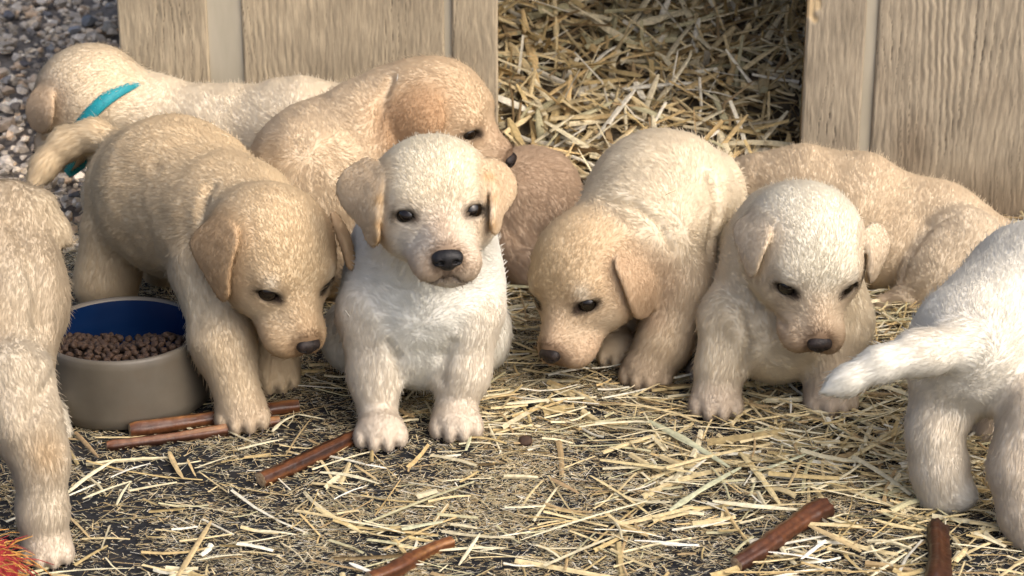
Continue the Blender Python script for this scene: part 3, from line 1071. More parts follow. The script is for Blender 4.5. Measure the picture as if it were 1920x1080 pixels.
def make_nose(s, tip, R, root):
    R = R * s.nose_k
    Mh = s.Mh
    L = lambda x, y, z: tip + R * (Mh @ np.array([x, y, z], float))
    prims = [(p_ell(L(0, -.02, .03), np.array([.235, .15, .125]) * R, Mh), .05 * R),
             (p_ell(L(0, .0, -.07), np.array([.14, .13, .12]) * R, Mh), .06 * R),
             (p_ell(L(.13, -.01, -.01), np.array([.115, .13, .115]) * R, Mh), .03 * R),
             (p_ell(L(-.13, -.01, -.01), np.array([.115, .13, .115]) * R, Mh), .03 * R)]
    cuts = [p_ell(L(.115, .14, -.03), np.array([.055, .09, .04]) * R, Mh), p_ell(L(-.115, .14, -.03), np.array([.055, .09, .04]) * R, Mh),
            p_cone(L(.13, .11, -.04), .02 * R, L(.25, .02, -.06), .018 * R), p_cone(L(-.13, .11, -.04), .02 * R, L(-.25, .02, -.06), .018 * R),
            p_cone(L(0, .16, -.02), .012 * R, L(0, .10, -.20), .014 * R)]
    lo = np.min([p[0][1] for p in prims], 0) - .002; hi = np.max([p[0][2] for p in prims], 0) + .002
    vx = .00055
    n = np.ceil((hi - lo) / vx).astype(int) + 1
    g = np.meshgrid(*[lo[i] + np.arange(n[i]) * vx for i in range(3)], indexing='ij')
    f = None
    for (fn, _, _), k in prims:
        v = fn(*g); f = v if f is None else smin(f, v, k)
    for fn, _, _ in cuts:
        f = smax(f, -fn(*g), .0007)
    V, Q = surface_nets(f.astype(np.float32), lo, vx)
    mesh_np('nose', V, Q, M_NOSE if s.nose_k == 1.0 else M_NOSE_BROWN, root)
# ------------------------------------------------------------------ the ten puppies
GRP = 'litter of yellow puppies'
STR = []; ALLP = []

# golden puppy standing over the bowl, head low
p = Pup('puppy', (.68, .535, .355), .0017, flow=(-.75, .6, -.25))
p.head(514, 457, 1.665, 33, 33, -5.7, .0455, top=(.65, .505, .33), face=(.68, .56, .40), muz=(.56, .39, .23), ear=(.50, .345, .205), lids=.78, brow=(.74, .64, .50),
       earpx={-1: dict(o=[(366, 442), (385, 422), (412, 408), (436, 424), (446, 450), (434, 488), (428, 522), (427, 549), (419, 561), (406, 546), (383, 508), (366, 478), (359, 456)], root=4),
              1: dict(o=[(622, 400), (634, 408), (652, 440), (664, 484), (663, 498), (656, 503), (646, 476), (634, 440)], root=2)})
p.limb([(270, 350, 1.90, 108), (330, 368, 1.84, 140), (430, 425, 1.75, 125)], .02, flow=(-.7, .65, -.2))
p.neck(440, 430, 1.745, 118)
p.limb([(215, 440, 1.875, 66), (200, 530, 1.862, 52), (208, 572, 1.86, 36)], .016)
p.limb([(320, 450, 1.91, 62), (320, 520, 1.93, 40), (320, 540, 1.93, 34)], .016)
p.blob(430, 520, 1.725, 90, 90, 85, .02)
p.limb([(393, 510, 1.705, 72), (418, 640, 1.662, 52), (447, 745, 1.643, 42)], .014, (.64, .52, .37))
p.limb([(500, 590, 1.745, 52), (512, 680, 1.715, 40), (516, 700, 1.712, 38)], .012)
p.paw(455, 823, .0405, 5, (.55, .44, .32)); p.paw(518, 748, .042, 15)
p.limb([(245, 280, 1.93, 32), (178, 254, 1.95, 25), (124, 268, 1.95, 22), (84, 308, 1.94, 19), (66, 342, 1.93, 14)], .014, (.70, .56, .38), flen=.006)
p.spots.append((W(390, 560, 1.68), .03, (.68, .60, .47), .7, .02))
p.crease([(395, 350, 1.72), (380, 390, 1.72), (374, 430, 1.73)], .0014, .010)
STR.append(p.build('golden puppy standing over the food bowl with its head lowered', GRP, seed=21)); ALLP.append(p)

# white puppy sitting in the middle
p = Pup('puppy', (.78, .74, .66), .0016, flow=(0, .1, -1)); p.nose_k = 1.0
p.head(812, 360, 1.625, 8.3, -2.7, 1.7, .0455, top=(.75, .67, .52), face=(.79, .75, .67), muz=(.60, .46, .33), ear=(.64, .49, .33), lids=.55,
       earpx={-1: dict(o=[(668, 309), (692, 298), (710, 312), (720, 328), (713, 374), (709, 422), (709, 449), (699, 459), (687, 442), (682, 425), (662, 405), (645, 381), (636, 353), (648, 326)], root=4, edge=((4, 5, 6), (.50, .32, .15))),
              1: dict(o=[(946, 312), (926, 300), (909, 304), (916, 333), (922, 374), (922, 420), (928, 437), (937, 422), (941, 401), (958, 377), (966, 353), (961, 333)], root=3, edge=((3, 4, 5), (.52, .33, .15)))})
p.spots.append((p.L(0, .86, .25), .012, (.64, .51, .35), .55, .02)); p.spots.append((p.L(0, 1.25, -.2), .010, (.50, .365, .25), .7, .015))
p.limb([(800, 450, 1.685, 122), (792, 540, 1.685, 142), (790, 600, 1.685, 130)], .02, (.80, .78, .72), flow=(0, -.2, -1))
p.limb([(800, 440, 1.68, 100), (790, 530, 1.775, 142)], .02, flow=(0, .3, -1))
p.blob(655, 630, 1.73, 52, 75, 66); p.blob(916, 622, 1.735, 42, 75, 70)
p.neck(800, 470, 1.68, 105)
LEG = (.74, .66, .55)
p.limb([(692, 590, 1.655, 58), (700, 700, 1.64, 40), (710, 785, 1.628, 35)], .016, LEG)
p.limb([(884, 590, 1.655, 54), (870, 700, 1.645, 39), (851, 772, 1.64, 34)], .016, LEG)
p.paw(715, 856, .0390, 4, (.62, .53, .43)); p.paw(857, 838, .0390, 3, (.62, .53, .43))
p.crease([(728, 640, 1.63), (742, 670, 1.63), (748, 710, 1.64)], .0018, .008); p.crease([(848, 640, 1.63), (834, 670, 1.63), (828, 710, 1.64)], .0018, .008)
STR.append(p.build('white puppy sitting upright in the middle, looking toward the camera', GRP, seed=4)); ALLP.append(p)

# pale golden puppy sniffing the ground
p = Pup('puppy', (.68, .545, .385), .0017, flow=(.5, .75, -.25))
p.head(1105, 493, 1.74, -36, 26.6, 11.9, .0455, top=(.64, .49, .32), face=(.68, .56, .41), muz=(.56, .40, .27), ear=(.55, .395, .26), lids=.78, brow=(.76, .67, .54),
       earpx={1: dict(o=[(1155, 488), (1180, 467), (1221, 465), (1248, 486), (1259, 508), (1246, 538), (1230, 566), (1216, 588), (1199, 595), (1186, 583), (1172, 541), (1161, 513)], root=4)}, earpts={-1: dict(skip=1)})
p.limb([(1300, 365, 1.90, 95), (1238, 382, 1.83, 128), (1200, 450, 1.77, 128)], .02, (.73, .63, .48), flow=(.5, .8, -.1))
p.neck(1190, 455, 1.775, 115)
p.blob(1272, 520, 1.755, 62, 75, 90, .02)
p.limb([(1288, 545, 1.74, 58), (1247, 640, 1.722, 46), (1217, 690, 1.716, 40)], .014, (.62, .49, .34))
p.limb([(1160, 590, 1.79, 50), (1150, 650, 1.775, 38), (1146, 662, 1.772, 36)], .012)
p.paw(1204, 740, .0405, -12, (.50, .39, .28)); p.paw(1140, 696, .040, -20)
p.limb([(1330, 430, 1.88, 75), (1330, 520, 1.86, 48), (1330, 548, 1.86, 36)], .016)
p.crease([(1130, 375, 1.74), (1190, 385, 1.74), (1235, 420, 1.74), (1258, 470, 1.73)], .0026, .006); p.crease([(1330, 330, 1.85), (1345, 400, 1.82), (1330, 470, 1.8)], .003, .010)
STR.append(p.build('pale golden puppy with its nose to the straw, right of the sitting white puppy', GRP, seed=33)); ALLP.append(p)

# cream puppy sitting on the right
p = Pup('puppy', (.72, .62, .47), .0017, flow=(-.2, .2, -1))
p.head(1512, 454, 1.665, 9, 31, -5, .0445, top=(.76, .70, .58), face=(.70, .60, .46), muz=(.52, .375, .25), ear=(.66, .54, .40), lids=.78, brow=(.77, .71, .60),
       earpx={-1: dict(o=[(1378, 428), (1392, 411), (1416, 409), (1442, 433), (1436, 461), (1425, 485), (1417, 508), (1408, 518), (1399, 503), (1386, 468), (1379, 444)], root=4),
              1: dict(o=[(1622, 440), (1636, 420), (1655, 428), (1664, 452), (1661, 475), (1650, 499), (1640, 520), (1633, 527), (1629, 510), (1630, 485), (1626, 461)], root=3)})
p.limb([(1490, 470, 1.715, 112), (1455, 590, 1.705, 128)], .02, flow=(-.1, -.2, -1))
p.limb([(1485, 460, 1.72, 105), (1450, 520, 1.80, 132)], .02, flow=(-.3, .4, -.8))
p.neck(1490, 480, 1.715, 110)
p.blob(1570, 600, 1.70, 66, 70, 85, .02)
p.limb([(1368, 600, 1.69, 55), (1350, 690, 1.674, 40), (1342, 748, 1.668, 37)], .012, (.70, .60, .46))
p.limb([(1558, 640, 1.688, 54), (1558, 710, 1.674, 39), (1566, 748, 1.668, 36)], .012, (.66, .55, .42))
p.paw(1342, 799, .0400, -4, (.56, .46, .36)); p.paw(1570, 794, .0400, 12, (.54, .44, .34))
p.paw(1302, 720, .028, -40, (.40, .33, .27))
p.crease([(1395, 590, 1.68), (1405, 640, 1.68), (1392, 690, 1.67)], .0025, .007); p.crease([(1400, 520, 1.68), (1420, 570, 1.67), (1470, 610, 1.66)], .002, .006)
STR.append(p.build('cream puppy sitting on the straw at right, looking down', GRP, seed=47)); ALLP.append(p)

# golden puppy behind, head in profile
p = Pup('puppy', (.66, .525, .37), .002, flow=(-.8, .1, -.5))
p.head(822, 195, 1.93, 72, 18, 4, .0425, top=(.64, .49, .33), face=(.64, .49, .34), muz=(.42, .29, .19), ear=(.46, .29, .165), lids=.5, eyes=(True, True),
       earpts={1: dict(skip=1)}, earpx={-1: dict(o=[(753, 193), (780, 176), (815, 180), (831, 210), (829, 242), (806, 264), (770, 272), (730, 262), (719, 240), (732, 213)], root=3, flare=2.4)})
p.limb([(600, 330, 1.915, 128), (670, 280, 1.93, 108), (745, 215, 1.94, 92)], .02, flow=(-.7, 0, -.6))
p.limb([(600, 330, 1.915, 125), (620, 440, 1.915, 130)], .02)
p.neck(690, 270, 1.93, 100)
p.crease([(735, 150, 1.9), (715, 200, 1.88), (705, 260, 1.87)], .0025, .008)
STR.append(p.build('golden puppy resting behind the sitting white one, head in profile toward the opening', GRP, seed=52)); ALLP.append(p)

# puppy with the teal collar
p = Pup('puppy', (.74, .64, .50), .0021, flow=(.95, 0, -.2))
p.head(160, 172, 2.06, -112, 34, 0, .046, top=(.72, .60, .44), face=(.68, .54, .38), ear=(.54, .40, .27), eyes=(False, False),
       earpts={-1: dict(skip=1)}, earpx={1: dict(o=[(72, 165), (92, 165), (100, 185), (99, 215), (92, 240), (80, 247), (60, 236), (50, 205), (58, 180)], root=2, flare=2.0)})
p.limb([(275, 225, 2.06, 78), (420, 258, 2.045, 88), (560, 250, 2.03, 96), (640, 255, 2.03, 92)], .02, flow=(.95, 0, -.25))
p.neck(280, 225, 2.06, 76, back=.1)
p.limb([(215, 280, 2.055, 46), (195, 370, 2.045, 34), (195, 418, 2.04, 28)], .014)
p.limb([(620, 330, 2.03, 60), (620, 400, 2.03, 40)], .014)
STR.append(p.build('pale puppy wearing a teal collar, head turned to the gravel at upper left', GRP, seed=61)); ALLP.append(p)
collar_root = p.root

# dark curled puppy in the shade
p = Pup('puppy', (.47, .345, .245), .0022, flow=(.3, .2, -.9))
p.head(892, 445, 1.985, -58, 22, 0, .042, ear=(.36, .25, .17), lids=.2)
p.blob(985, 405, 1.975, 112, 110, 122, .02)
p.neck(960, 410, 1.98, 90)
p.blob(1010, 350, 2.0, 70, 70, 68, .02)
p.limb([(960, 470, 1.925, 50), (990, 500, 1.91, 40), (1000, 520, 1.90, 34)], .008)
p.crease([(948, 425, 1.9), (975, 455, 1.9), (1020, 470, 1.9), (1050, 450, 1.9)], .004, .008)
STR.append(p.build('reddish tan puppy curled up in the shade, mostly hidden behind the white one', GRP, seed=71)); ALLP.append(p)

# puppy lying along the right panel
p = Pup('puppy', (.63, .505, .36), .002, flow=(.9, 0, -.3))
p.head(1338, 432, 2.025, -62, 18, 0, .041, ear=(.50, .37, .24), lids=.2)
p.neck(1420, 365, 1.985, 64)
p.limb([(1420, 358, 1.975, 66), (1510, 372, 1.965, 88), (1600, 396, 1.955, 98), (1750, 448, 1.94, 100), (1855, 478, 1.93, 72)], .02, flow=(.92, 0, -.2))
p.limb([(1600, 440, 1.93, 80), (1660, 470, 1.92, 72), (1700, 490, 1.92, 70)], .016, flow=(.6, 0, -.8))
p.limb([(1800, 470, 1.90, 82), (1752, 520, 1.88, 66), (1700, 562, 1.865, 30)], .005, (.66, .55, .415), flow=(-.5, -.2, -.8))
p.limb([(1700, 566, 1.868, 26), (1660, 574, 1.866, 22)], .006, (.58, .46, .34))
p.spots.append((W(1636, 345, 1.90), .010, (.76, .68, .55), .8, .012))
p.crease([(1790, 405, 1.88), (1745, 430, 1.87), (1712, 475, 1.86), (1692, 525, 1.86)], .003, .006)
STR.append(p.build('golden puppy lying curled against the right siding panel', GRP, seed=83, claws=False)); ALLP.append(p)

# white puppy walking out of the frame at right
p = Pup('puppy', (.77, .72, .63), .002, flow=(-.5, -.6, -.5))
p.head(2290, 420, 1.90, 150, 10, 0, .0445, ear=(.64, .52, .38), eyes=(False, False))
p.limb([(2090, 510, 1.68, 138), (2190, 480, 1.80, 112)], .02, flow=(-.6, -.5, -.4))
p.neck(2190, 480, 1.80, 100)
p.limb([(2150, 560, 1.73, 60), (2150, 640, 1.73, 42), (2150, 690, 1.735, 36)], .014)
p.limb([(2210, 540, 1.80, 60), (2210, 600, 1.80, 40), (2210, 640, 1.80, 34)], .014)
p.limb([(1832, 650, 1.54, 128), (1960, 565, 1.60, 145), (2090, 510, 1.68, 140)], .02, flow=(-.6, -.5, -.4))
p.blob(1890, 715, 1.56, 90, 80, 70, .02)
p.limb([(1778, 730, 1.535, 72), (1755, 815, 1.515, 46), (1762, 880, 1.51, 46), (1768, 918, 1.508, 42)], .014, (.74, .66, .55))
p.limb([(1768, 925, 1.508, 36), (1803, 928, 1.50, 26)], .010, (.76, .72, .65))
p.limb([(1955, 760, 1.50, 84), (1918, 880, 1.475, 58), (1932, 965, 1.462, 50), (1940, 1000, 1.455, 42)], .014, (.70, .60, .48))
p.limb([(1870, 740, 1.63, 40), (1852, 812, 1.615, 30)], .012, (.6, .5, .4))
p.limb([(1820, 640, 1.51, 46), (1725, 660, 1.485, 35), (1650, 685, 1.472, 27), (1590, 713, 1.466, 17), (1548, 733, 1.462, 4)], .016, (.80, .77, .70), flen=.0055)
p.spots.append((W(1790, 580, 1.48), .035, (.68, .57, .44), .5, .02))
STR.append(p.build('white puppy seen from behind at the right edge, tail reaching left', GRP, seed=91)); ALLP.append(p)

# puppy seen from behind at the left edge
p = Pup('puppy', (.46, .37, .265), .002, flow=(.1, -.7, -.6))
p.limb([(8, 440, 1.61, 98), (16, 560, 1.555, 102), (-2, 690, 1.51, 100)], .02)
p.limb([(72, 400, 1.61, 38), (104, 428, 1.605, 18), (126, 450, 1.60, 7)], .010, (.52, .43, .31))
p.limb([(25, 720, 1.478, 80), (52, 800, 1.456, 58), (74, 860, 1.45, 45), (80, 960, 1.44, 39), (84, 1030, 1.435, 35)], .014, (.54, .46, .355))
p.limb([(-80, 760, 1.50, 80), (-90, 900, 1.47, 50)], .014)
p.limb([(92, 780, 1.63, 34), (112, 812, 1.62, 22)], .008, (.74, .68, .58))
p.paw(88, 1076, .034, 5, (.60, .51, .41))
p.spots.append((W(95, 850, 1.43), .014, (.46, .32, .18), .8, .014))
p.spots.append((W(60, 500, 1.52), .018, (.66, .59, .48), .6, .02)); p.spots.append((W(100, 600, 1.50), .02, (.66, .59, .48), .6, .02))
p.crease([(20, 420, 1.55), (62, 500, 1.5), (78, 600, 1.48), (70, 680, 1.46)], .003, .012); p.crease([(100, 690, 1.47), (80, 740, 1.44), (45, 790, 1.42)], .003, .008)
STR.append(p.build('cream and tan puppy seen from behind at the left edge', GRP, seed=97)); ALLP.append(p)

# teal collar strap
M_COLLAR = noise_mat('teal_strap', (.005, .20, .24), (.01, .28, .32), 500, .6, bump=.4, bump_scale=1500, dist=.0004)
bp_ = next(q for q in ALLP if q.root == collar_root)
lst = bp_.body + bp_.headp
cc = W(212, 222, 2.06)
def _hit(px, py):
    d = FW + (px - 960) / FPX * RT - (py - 540) / FPX * UP
    ts = np.linspace(1.9, 2.25, 400) / d[1]
    pts = CP + ts[:, None] * d
    return pts[np.argmax(bp_.ev(lst, pts) < .001)]
e1 = _hit(237, 160) - cc; e1 /= np.linalg.norm(e1)
e2 = _hit(172, 212) - cc; e2 -= (e2 @ e1) * e1; e2 /= np.linalg.norm(e2)
axn = np.cross(e1, e2)
V = []
for i in range(48):
    a = 2 * math.pi * i / 48
    dr = e1 * math.cos(a) + e2 * math.sin(a)
    ts = np.linspace(.012, .075, 220)
    rr = ts[np.argmax(bp_.ev(lst, cc + ts[:, None] * dr) > 0)]
    sk = -.0065 * max(math.cos(a + .95), 0) ** 1.5
    for o_, ww in ((.0005, -.0060), (.0034, -.0060), (.0034, .0060), (.0005, .0060)):
        V.append(cc + dr * (rr + o_ + sk) + axn * ww)
Fq = [(i * 4 + j, ((i + 1) % 48) * 4 + j, ((i + 1) % 48) * 4 + (j + 1) % 4, i * 4 + (j + 1) % 4) for i in range(48) for j in range(4)]
mesh_np('collar', np.array(V), np.array(Fq), M_COLLAR, collar_root)
# ------------------------------------------------------------------ bowl and kibble
def lathe(profile, c, n=64):
    V = np.array([(c[0] + r * math.cos(2 * math.pi * j / n), c[1] + r * math.sin(2 * math.pi * j / n), c[2] + z) for r, z in profile for j in range(n)])
    m = len(profile)
    Fq = np.array([(i * n + j, i * n + (j + 1) % n, (i + 1) * n + (j + 1) % n, (i + 1) * n + j) for i in range(m - 1) for j in range(n)])
    return V, Fq


M_BOWL = noise_mat('glazed_stoneware', (.080, .068, .050), (.118, .101, .075), 26, .45, bump=.25, bump_scale=60, dist=.001)
dust_over(M_BOWL, (.10, .075, .05), 40, .52, .75, .6)
M_BLUE = noise_mat('blue_glaze', (.002, .011, .045), (.003, .016, .06), 30, .22)
BC = G(228, 615, .058); BC[2] = 0
bowl = empty('food_bowl', BC)
tag(bowl, 'round stoneware food bowl, blue inside, holding brown kibble', 'bowl')
V, Fq = lathe([(.001, .003), (.058, .003), (.064, .0015), (.0675, .004), (.0675, .012), (.0660, .03), (.0645, .050), (.0640, .0555), (.0625, .0580), (.0605, .0578), (.0590, .0560)], BC)
mesh_np('outer_wall', V, Fq, M_BOWL, bowl)
V, Fq = lathe([(.0590, .0560), (.0580, .050), (.0565, .035), (.054, .016), (.046, .008), (.001, .007)], BC)
mesh_np('blue_inside', V, Fq, M_BLUE, bowl)

rg = np.random.default_rng(9)
M_KIB = noise_mat('kibble', (.028, .013, .006), (.058, .029, .013), 300, .75, bump=.6, bump_scale=700, dist=.0006)
M_KIB2 = noise_mat('kibble_dark', (.026, .013, .007), (.054, .028, .013), 300, .75, bump=.6, bump_scale=700, dist=.0006)
kmesh = []
for i in range(6):
    V, Fc, nb = pebble_arrays(np.zeros((1, 3)), np.array([[.0037, .0036, .0029]]), 60 + i, 2)
    o = mesh_np('kibble', V, Fc, M_KIB if i % 3 else M_KIB2, smooth=True)
    kmesh.append(o.data); bpy.data.objects.remove(o)
spots = []
tries = 0
while len(spots) < 285 and tries < 60000:
    tries += 1
    a = rg.uniform(0, 2 * math.pi); rr = .0555 * math.sqrt(rg.random())
    x, y = rr * math.cos(a), rr * math.sin(a)
    if y > .036: continue                           # eaten hollow shows the blue side at the back
    top = .046 - .25 * max(y + .01, 0) + .006 * math.exp(-((x - .03) ** 2 + (y - .0) ** 2) / .0004) - .006 * math.exp(-((x + .0) ** 2 + (y - .01) ** 2) / .0003)
    if all((x - q[0]) ** 2 + (y - q[1]) ** 2 > .0054 ** 2 for q in spots):
        spots.append((x, y, top + rg.uniform(-.0016, .0022)))
for i, (x, y, z) in enumerate(spots):
    o = bpy.data.objects.new('kibble', kmesh[i % 6])
    o.location = (BC[0] + x, BC[1] + y, z)
    o.rotation_euler = (rg.uniform(-.6, .6), rg.uniform(-.6, .6), rg.uniform(0, 6.28))
    link(o); tag(o, 'small round brown kibble heaped in the blue food bowl', 'kibble', 'kibble in the food bowl')
n = 900                                             # the layers underneath
a = rg.uniform(0, 2 * math.pi, n); rr = .053 * np.sqrt(rg.random(n))
x, y = rr * np.cos(a), rr * np.sin(a)
m = y < .034; x, y = x[m], y[m]
zz = .040 - .25 * np.maximum(y + .01, 0) - rg.uniform(0, .008, len(x))
V, Fc, nb = pebble_arrays(np.stack([BC[0] + x, BC[1] + y, zz], 1), np.full((len(x), 3), .003), 71, 1)
tag(mesh_np('kibble_layer', V, Fc, M_KIB2), 'lower layers of brown kibble filling the food bowl', 'kibble', kind='stuff')
o = bpy.data.objects.new('kibble', kmesh[1]); g = G(983, 828, .004); o.location = tuple(g); o.scale = (1.5, 1.5, 1.5); link(o)
tag(o, 'single brown kibble dropped on the straw right of the white puppy', 'kibble')


# ------------------------------------------------------------------ chew sticks
M_STICK = attr_mat('chew_stick', .36, noise=.3, nscale=180, spec=.4, bump=.6)
M_STICK_END = noise_mat('chew_stick_end', (.22, .13, .06), (.48, .36, .22), 500, .7, bump=.6, bump_scale=900, dist=.0006)


def chew_stick(a, b, r0, r1, label, seed, groove=0.0, lift=(0, 0), ends=(True, True)):
    """a, b: pixels of the two ends on the ground; radii in px"""
    ga = G(a[0], a[1]); gb = G(b[0], b[1])
    ra, rb = r0 * MPP(ga), r1 * MPP(gb)
    ga = G(a[0], a[1], ra + lift[0]); gb = G(b[0], b[1], rb + lift[1])
    rgs = np.random.default_rng(seed)
    N, n = 26, 20
    t = np.linspace(0, 1, N)
    d = gb - ga; side = np.cross(d, [0, 0, 1.0]); side /= np.linalg.norm(side)
    w = np.sin(t * math.pi * rgs.uniform(.8, 1.8) + rgs.uniform(0, 1)) * rgs.uniform(.0012, .0026)
    pts = ga + d * t[:, None] + side * w[:, None]
    rad = (ra + (rb - ra) * t) * (1 + .07 * np.sin(t * 9 + seed) + .045 * rgs.normal(size=N))
    rad[0] *= .93; rad[-1] *= .93
    V, Fq = tube_arrays(pts, rad, n, .075, seed)
    if groove:
        for i in range(N):
            ring = V[i * n:(i + 1) * n]; cen = pts[i]
            for j in range(n):
                ang = (2 * math.pi * j / n - math.radians(65) + math.pi) % (2 * math.pi) - math.pi
                ring[j] = cen + (ring[j] - cen) * (1 - groove * math.exp(-(ang / .33) ** 2))
    c = (ga + gb) / 2; c[2] = 0
    root = empty('chew_stick', c); tag(root, label, 'chew stick', 'brown chew sticks on the floor')
    ramp = np.array([(.030, .011, .006), (.075, .027, .012), (.13, .047, .017), (.30, .145, .05)])
    sv = np.convolve(np.tile(rgs.uniform(0, 1, n), 3), np.ones(3) / 3, 'same')[n:2 * n]
    sv = (sv - sv.min()) / (np.ptp(sv) + 1e-6) * 2.4 * (.75 if seed == 6 else 1)
    vv = np.clip(sv[None] + vnoise(np.stack([np.arange(N) * .12, np.zeros(N), np.full(N, seed)], 1), 1, seed)[:, None] * .6 + rgs.normal(0, .12, (N, n)), 0, 2.999)
    iv = vv.astype(int); fr_ = (vv - iv)[..., None]
    cst = (ramp[iv] * (1 - fr_) + ramp[np.minimum(iv + 1, 3)] * fr_).reshape(-1, 3) * (.6 if seed == 6 else 1.0)
    mesh_np('stick', V, Fq, M_STICK, root, col=cst)
    for k, on in ((0, ends[0]), (N - 1, ends[1])):
        ring = V[k * n:(k + 1) * n]; cen = pts[k]; out = (cen - pts[1 if k == 0 else N - 2]); out /= np.linalg.norm(out)
        inner = cen + (ring - cen) * .62 + out * .0006
        core = cen + (ring - cen) * .05 + out * (.0002 if seed % 2 else -.0008)
        VV = np.concatenate([ring, inner, core])
        F4 = np.array([(q * n + j, q * n + (j + 1) % n, (q + 1) * n + (j + 1) % n, (q + 1) * n + j) for q in range(2) for j in range(n)])
        mesh_np('cut_end', VV, F4 if k else F4[:, ::-1], M_STICK_END, root)
    return root


chew_stick((243, 806), (560, 762), 15, 14, 'thick brown chew stick lying against the food bowl under the golden paw', 1)
chew_stick((200, 836), (524, 790), 10, 12, 'thin brown chew stick in front of the bowl, beneath the golden paw', 2)
chew_stick((488, 899), (700, 800), 16, 13, 'long reddish chew stick pointing at the sitting white puppy', 3)
chew_stick((690, 1086), (848, 1018), 18, 13, 'dark chew stick cut off by the bottom edge, left of centre', 4)
chew_stick((1378, 1058), (1552, 952), 17, 22, 'split reddish chew stick lying on straw at lower right', 5, groove=.38)
chew_stick((1752, 1100), (1763, 990), 22, 19, 'short dark grooved chew stick at the lower right corner', 6, groove=.34)

# ------------------------------------------------------------------ rope toy at the lower left corner
M_RED = noise_mat('red_rope', (.22, .010, .012), (.36, .030, .025), 200, .8)
M_YEL = noise_mat('orange_yarn', (.42, .17, .03), (.60, .33, .08), 200, .8)
tc_ = G(-6, 1062, .022)
toy = empty('rope_toy', (tc_[0], tc_[1], 0)); tag(toy, 'frayed red and orange rope toy at the lower left corner', 'rope toy')
V, Fq = uv_sphere(tc_ + np.array([-.012, 0, -.004]), np.array([.026, .022, .018]), 14, 20)
V = V + (vnoise(V, 180, 3) * .003)[:, None]
V[:, 2] = np.maximum(V[:, 2], .001)
mesh_np('knot', V, Fq, M_RED, toy)
rg = np.random.default_rng(15)
for nm, mt, cnt, sp in (('red_fringe', M_RED, 150, .8), ('orange_fringe', M_YEL, 130, 1.0)):
    VV, FF, off = [], [], 0
    for i in range(cnt):
        st = tc_ + np.array([rg.uniform(-.03, .004), rg.uniform(-.012, .012), rg.uniform(-.010, .012)])
        dr = np.array([rg.uniform(.3, 1), rg.uniform(-.6, .6), rg.uniform(-.3, .8) * sp]); dr /= np.linalg.norm(dr)
        L = rg.uniform(.012, .034)
        sag = rg.uniform(.2, .8)
        pts = [st + dr * L * q + np.array([0, 0, -sag * L * q * q]) + rg.normal(size=3) * .0006 for q in (0, .25, .5, .75, 1)]
        for q in pts: q[2] = max(q[2], .001)
        v_, f_ = tube_arrays(pts, np.array([1, 1, .9, .8, .5]) * rg.uniform(.00025, .0006), 4)
        VV.append(v_); FF.append(f_ + off); off += len(v_)
    tag(mesh_np(nm, np.concatenate(VV), np.concatenate(FF), mt, toy), kind='stuff')


# ------------------------------------------------------------------ straw
def blades(C, yaw, pitch, L, Wd, bend, roll, col, seg=3, fold=.25, kink=None, rgs=None):
    n = len(C)
    t = np.linspace(-.5, .5, seg + 1)
    d = np.stack([np.cos(yaw) * np.cos(pitch), np.sin(yaw) * np.cos(pitch), np.sin(pitch)], 1)
    s0 = np.stack([-np.sin(yaw), np.cos(yaw), np.zeros(n)], 1)
    u0 = np.cross(d, s0)
    s = s0 * np.cos(roll)[:, None] + u0 * np.sin(roll)[:, None]
    u = np.cross(d, s)
    cen = C[:, None] + d[:, None] * (t[None] * L[:, None])[:, :, None] + (u * .5 + s)[:, None] * (bend[:, None] * L[:, None] * (t[None] ** 2 * 4 - .33))[:, :, None]
    if kink is not None:
        cen = cen + s[:, None] * (kink[:, None] * L[:, None] * np.maximum(t[None], 0))[:, :, None]
    tw = np.linspace(1, .75, seg + 1)[None, :, None] * (Wd * .5)[:, None, None]
    a = cen - s[:, None] * tw; b = cen + u[:, None] * tw * fold * 2; c = cen + s[:, None] * tw
    V = np.stack([a, b, c], 2).reshape(n, -1, 3)
    k = (seg + 1) * 3
    f = [(i * 3 + j, i * 3 + j + 1, i * 3 + j + 4, i * 3 + j + 3) for i in range(seg) for j in (0, 1)]
    Fq = np.array(f)[None] + (np.arange(n) * k)[:, None, None]
    return V.reshape(-1, 3), Fq.reshape(-1, 4), np.repeat(col, k, 0)


def chips(C, yaw, tilt, L, Wd, col):
    n = len(C)
    d = np.stack([np.cos(yaw), np.sin(yaw), np.sin(tilt)], 1); s = np.stack([-np.sin(yaw), np.cos(yaw), np.zeros(n)], 1)
    V = np.stack([C - d * L[:, None] / 2 - s * Wd[:, None] / 2, C + d * L[:, None] / 2 - s * Wd[:, None] * .2, C + d * L[:, None] / 2 + s * Wd[:, None] * .3, C - d * L[:, None] / 2 + s * Wd[:, None] / 2], 1)
    Fq = np.arange(n * 4).reshape(n, 4)
    return V.reshape(-1, 3), Fq, np.repeat(col, 4, 0)


def straw_cols(n, rgs, dark=0.0):
    pal = np.array([(.66, .54, .30), (.72, .64, .42), (.52, .40, .19), (.76, .72, .57), (.40, .29, .15), (.54, .50, .30), (.62, .46, .22)])
    c = pal[rgs.choice(7, n, p=[.27, .22, .15, .1, .09, .09, .08])] * rgs.uniform(.75, 1.1, (n, 1))
    return c * (1 - dark)


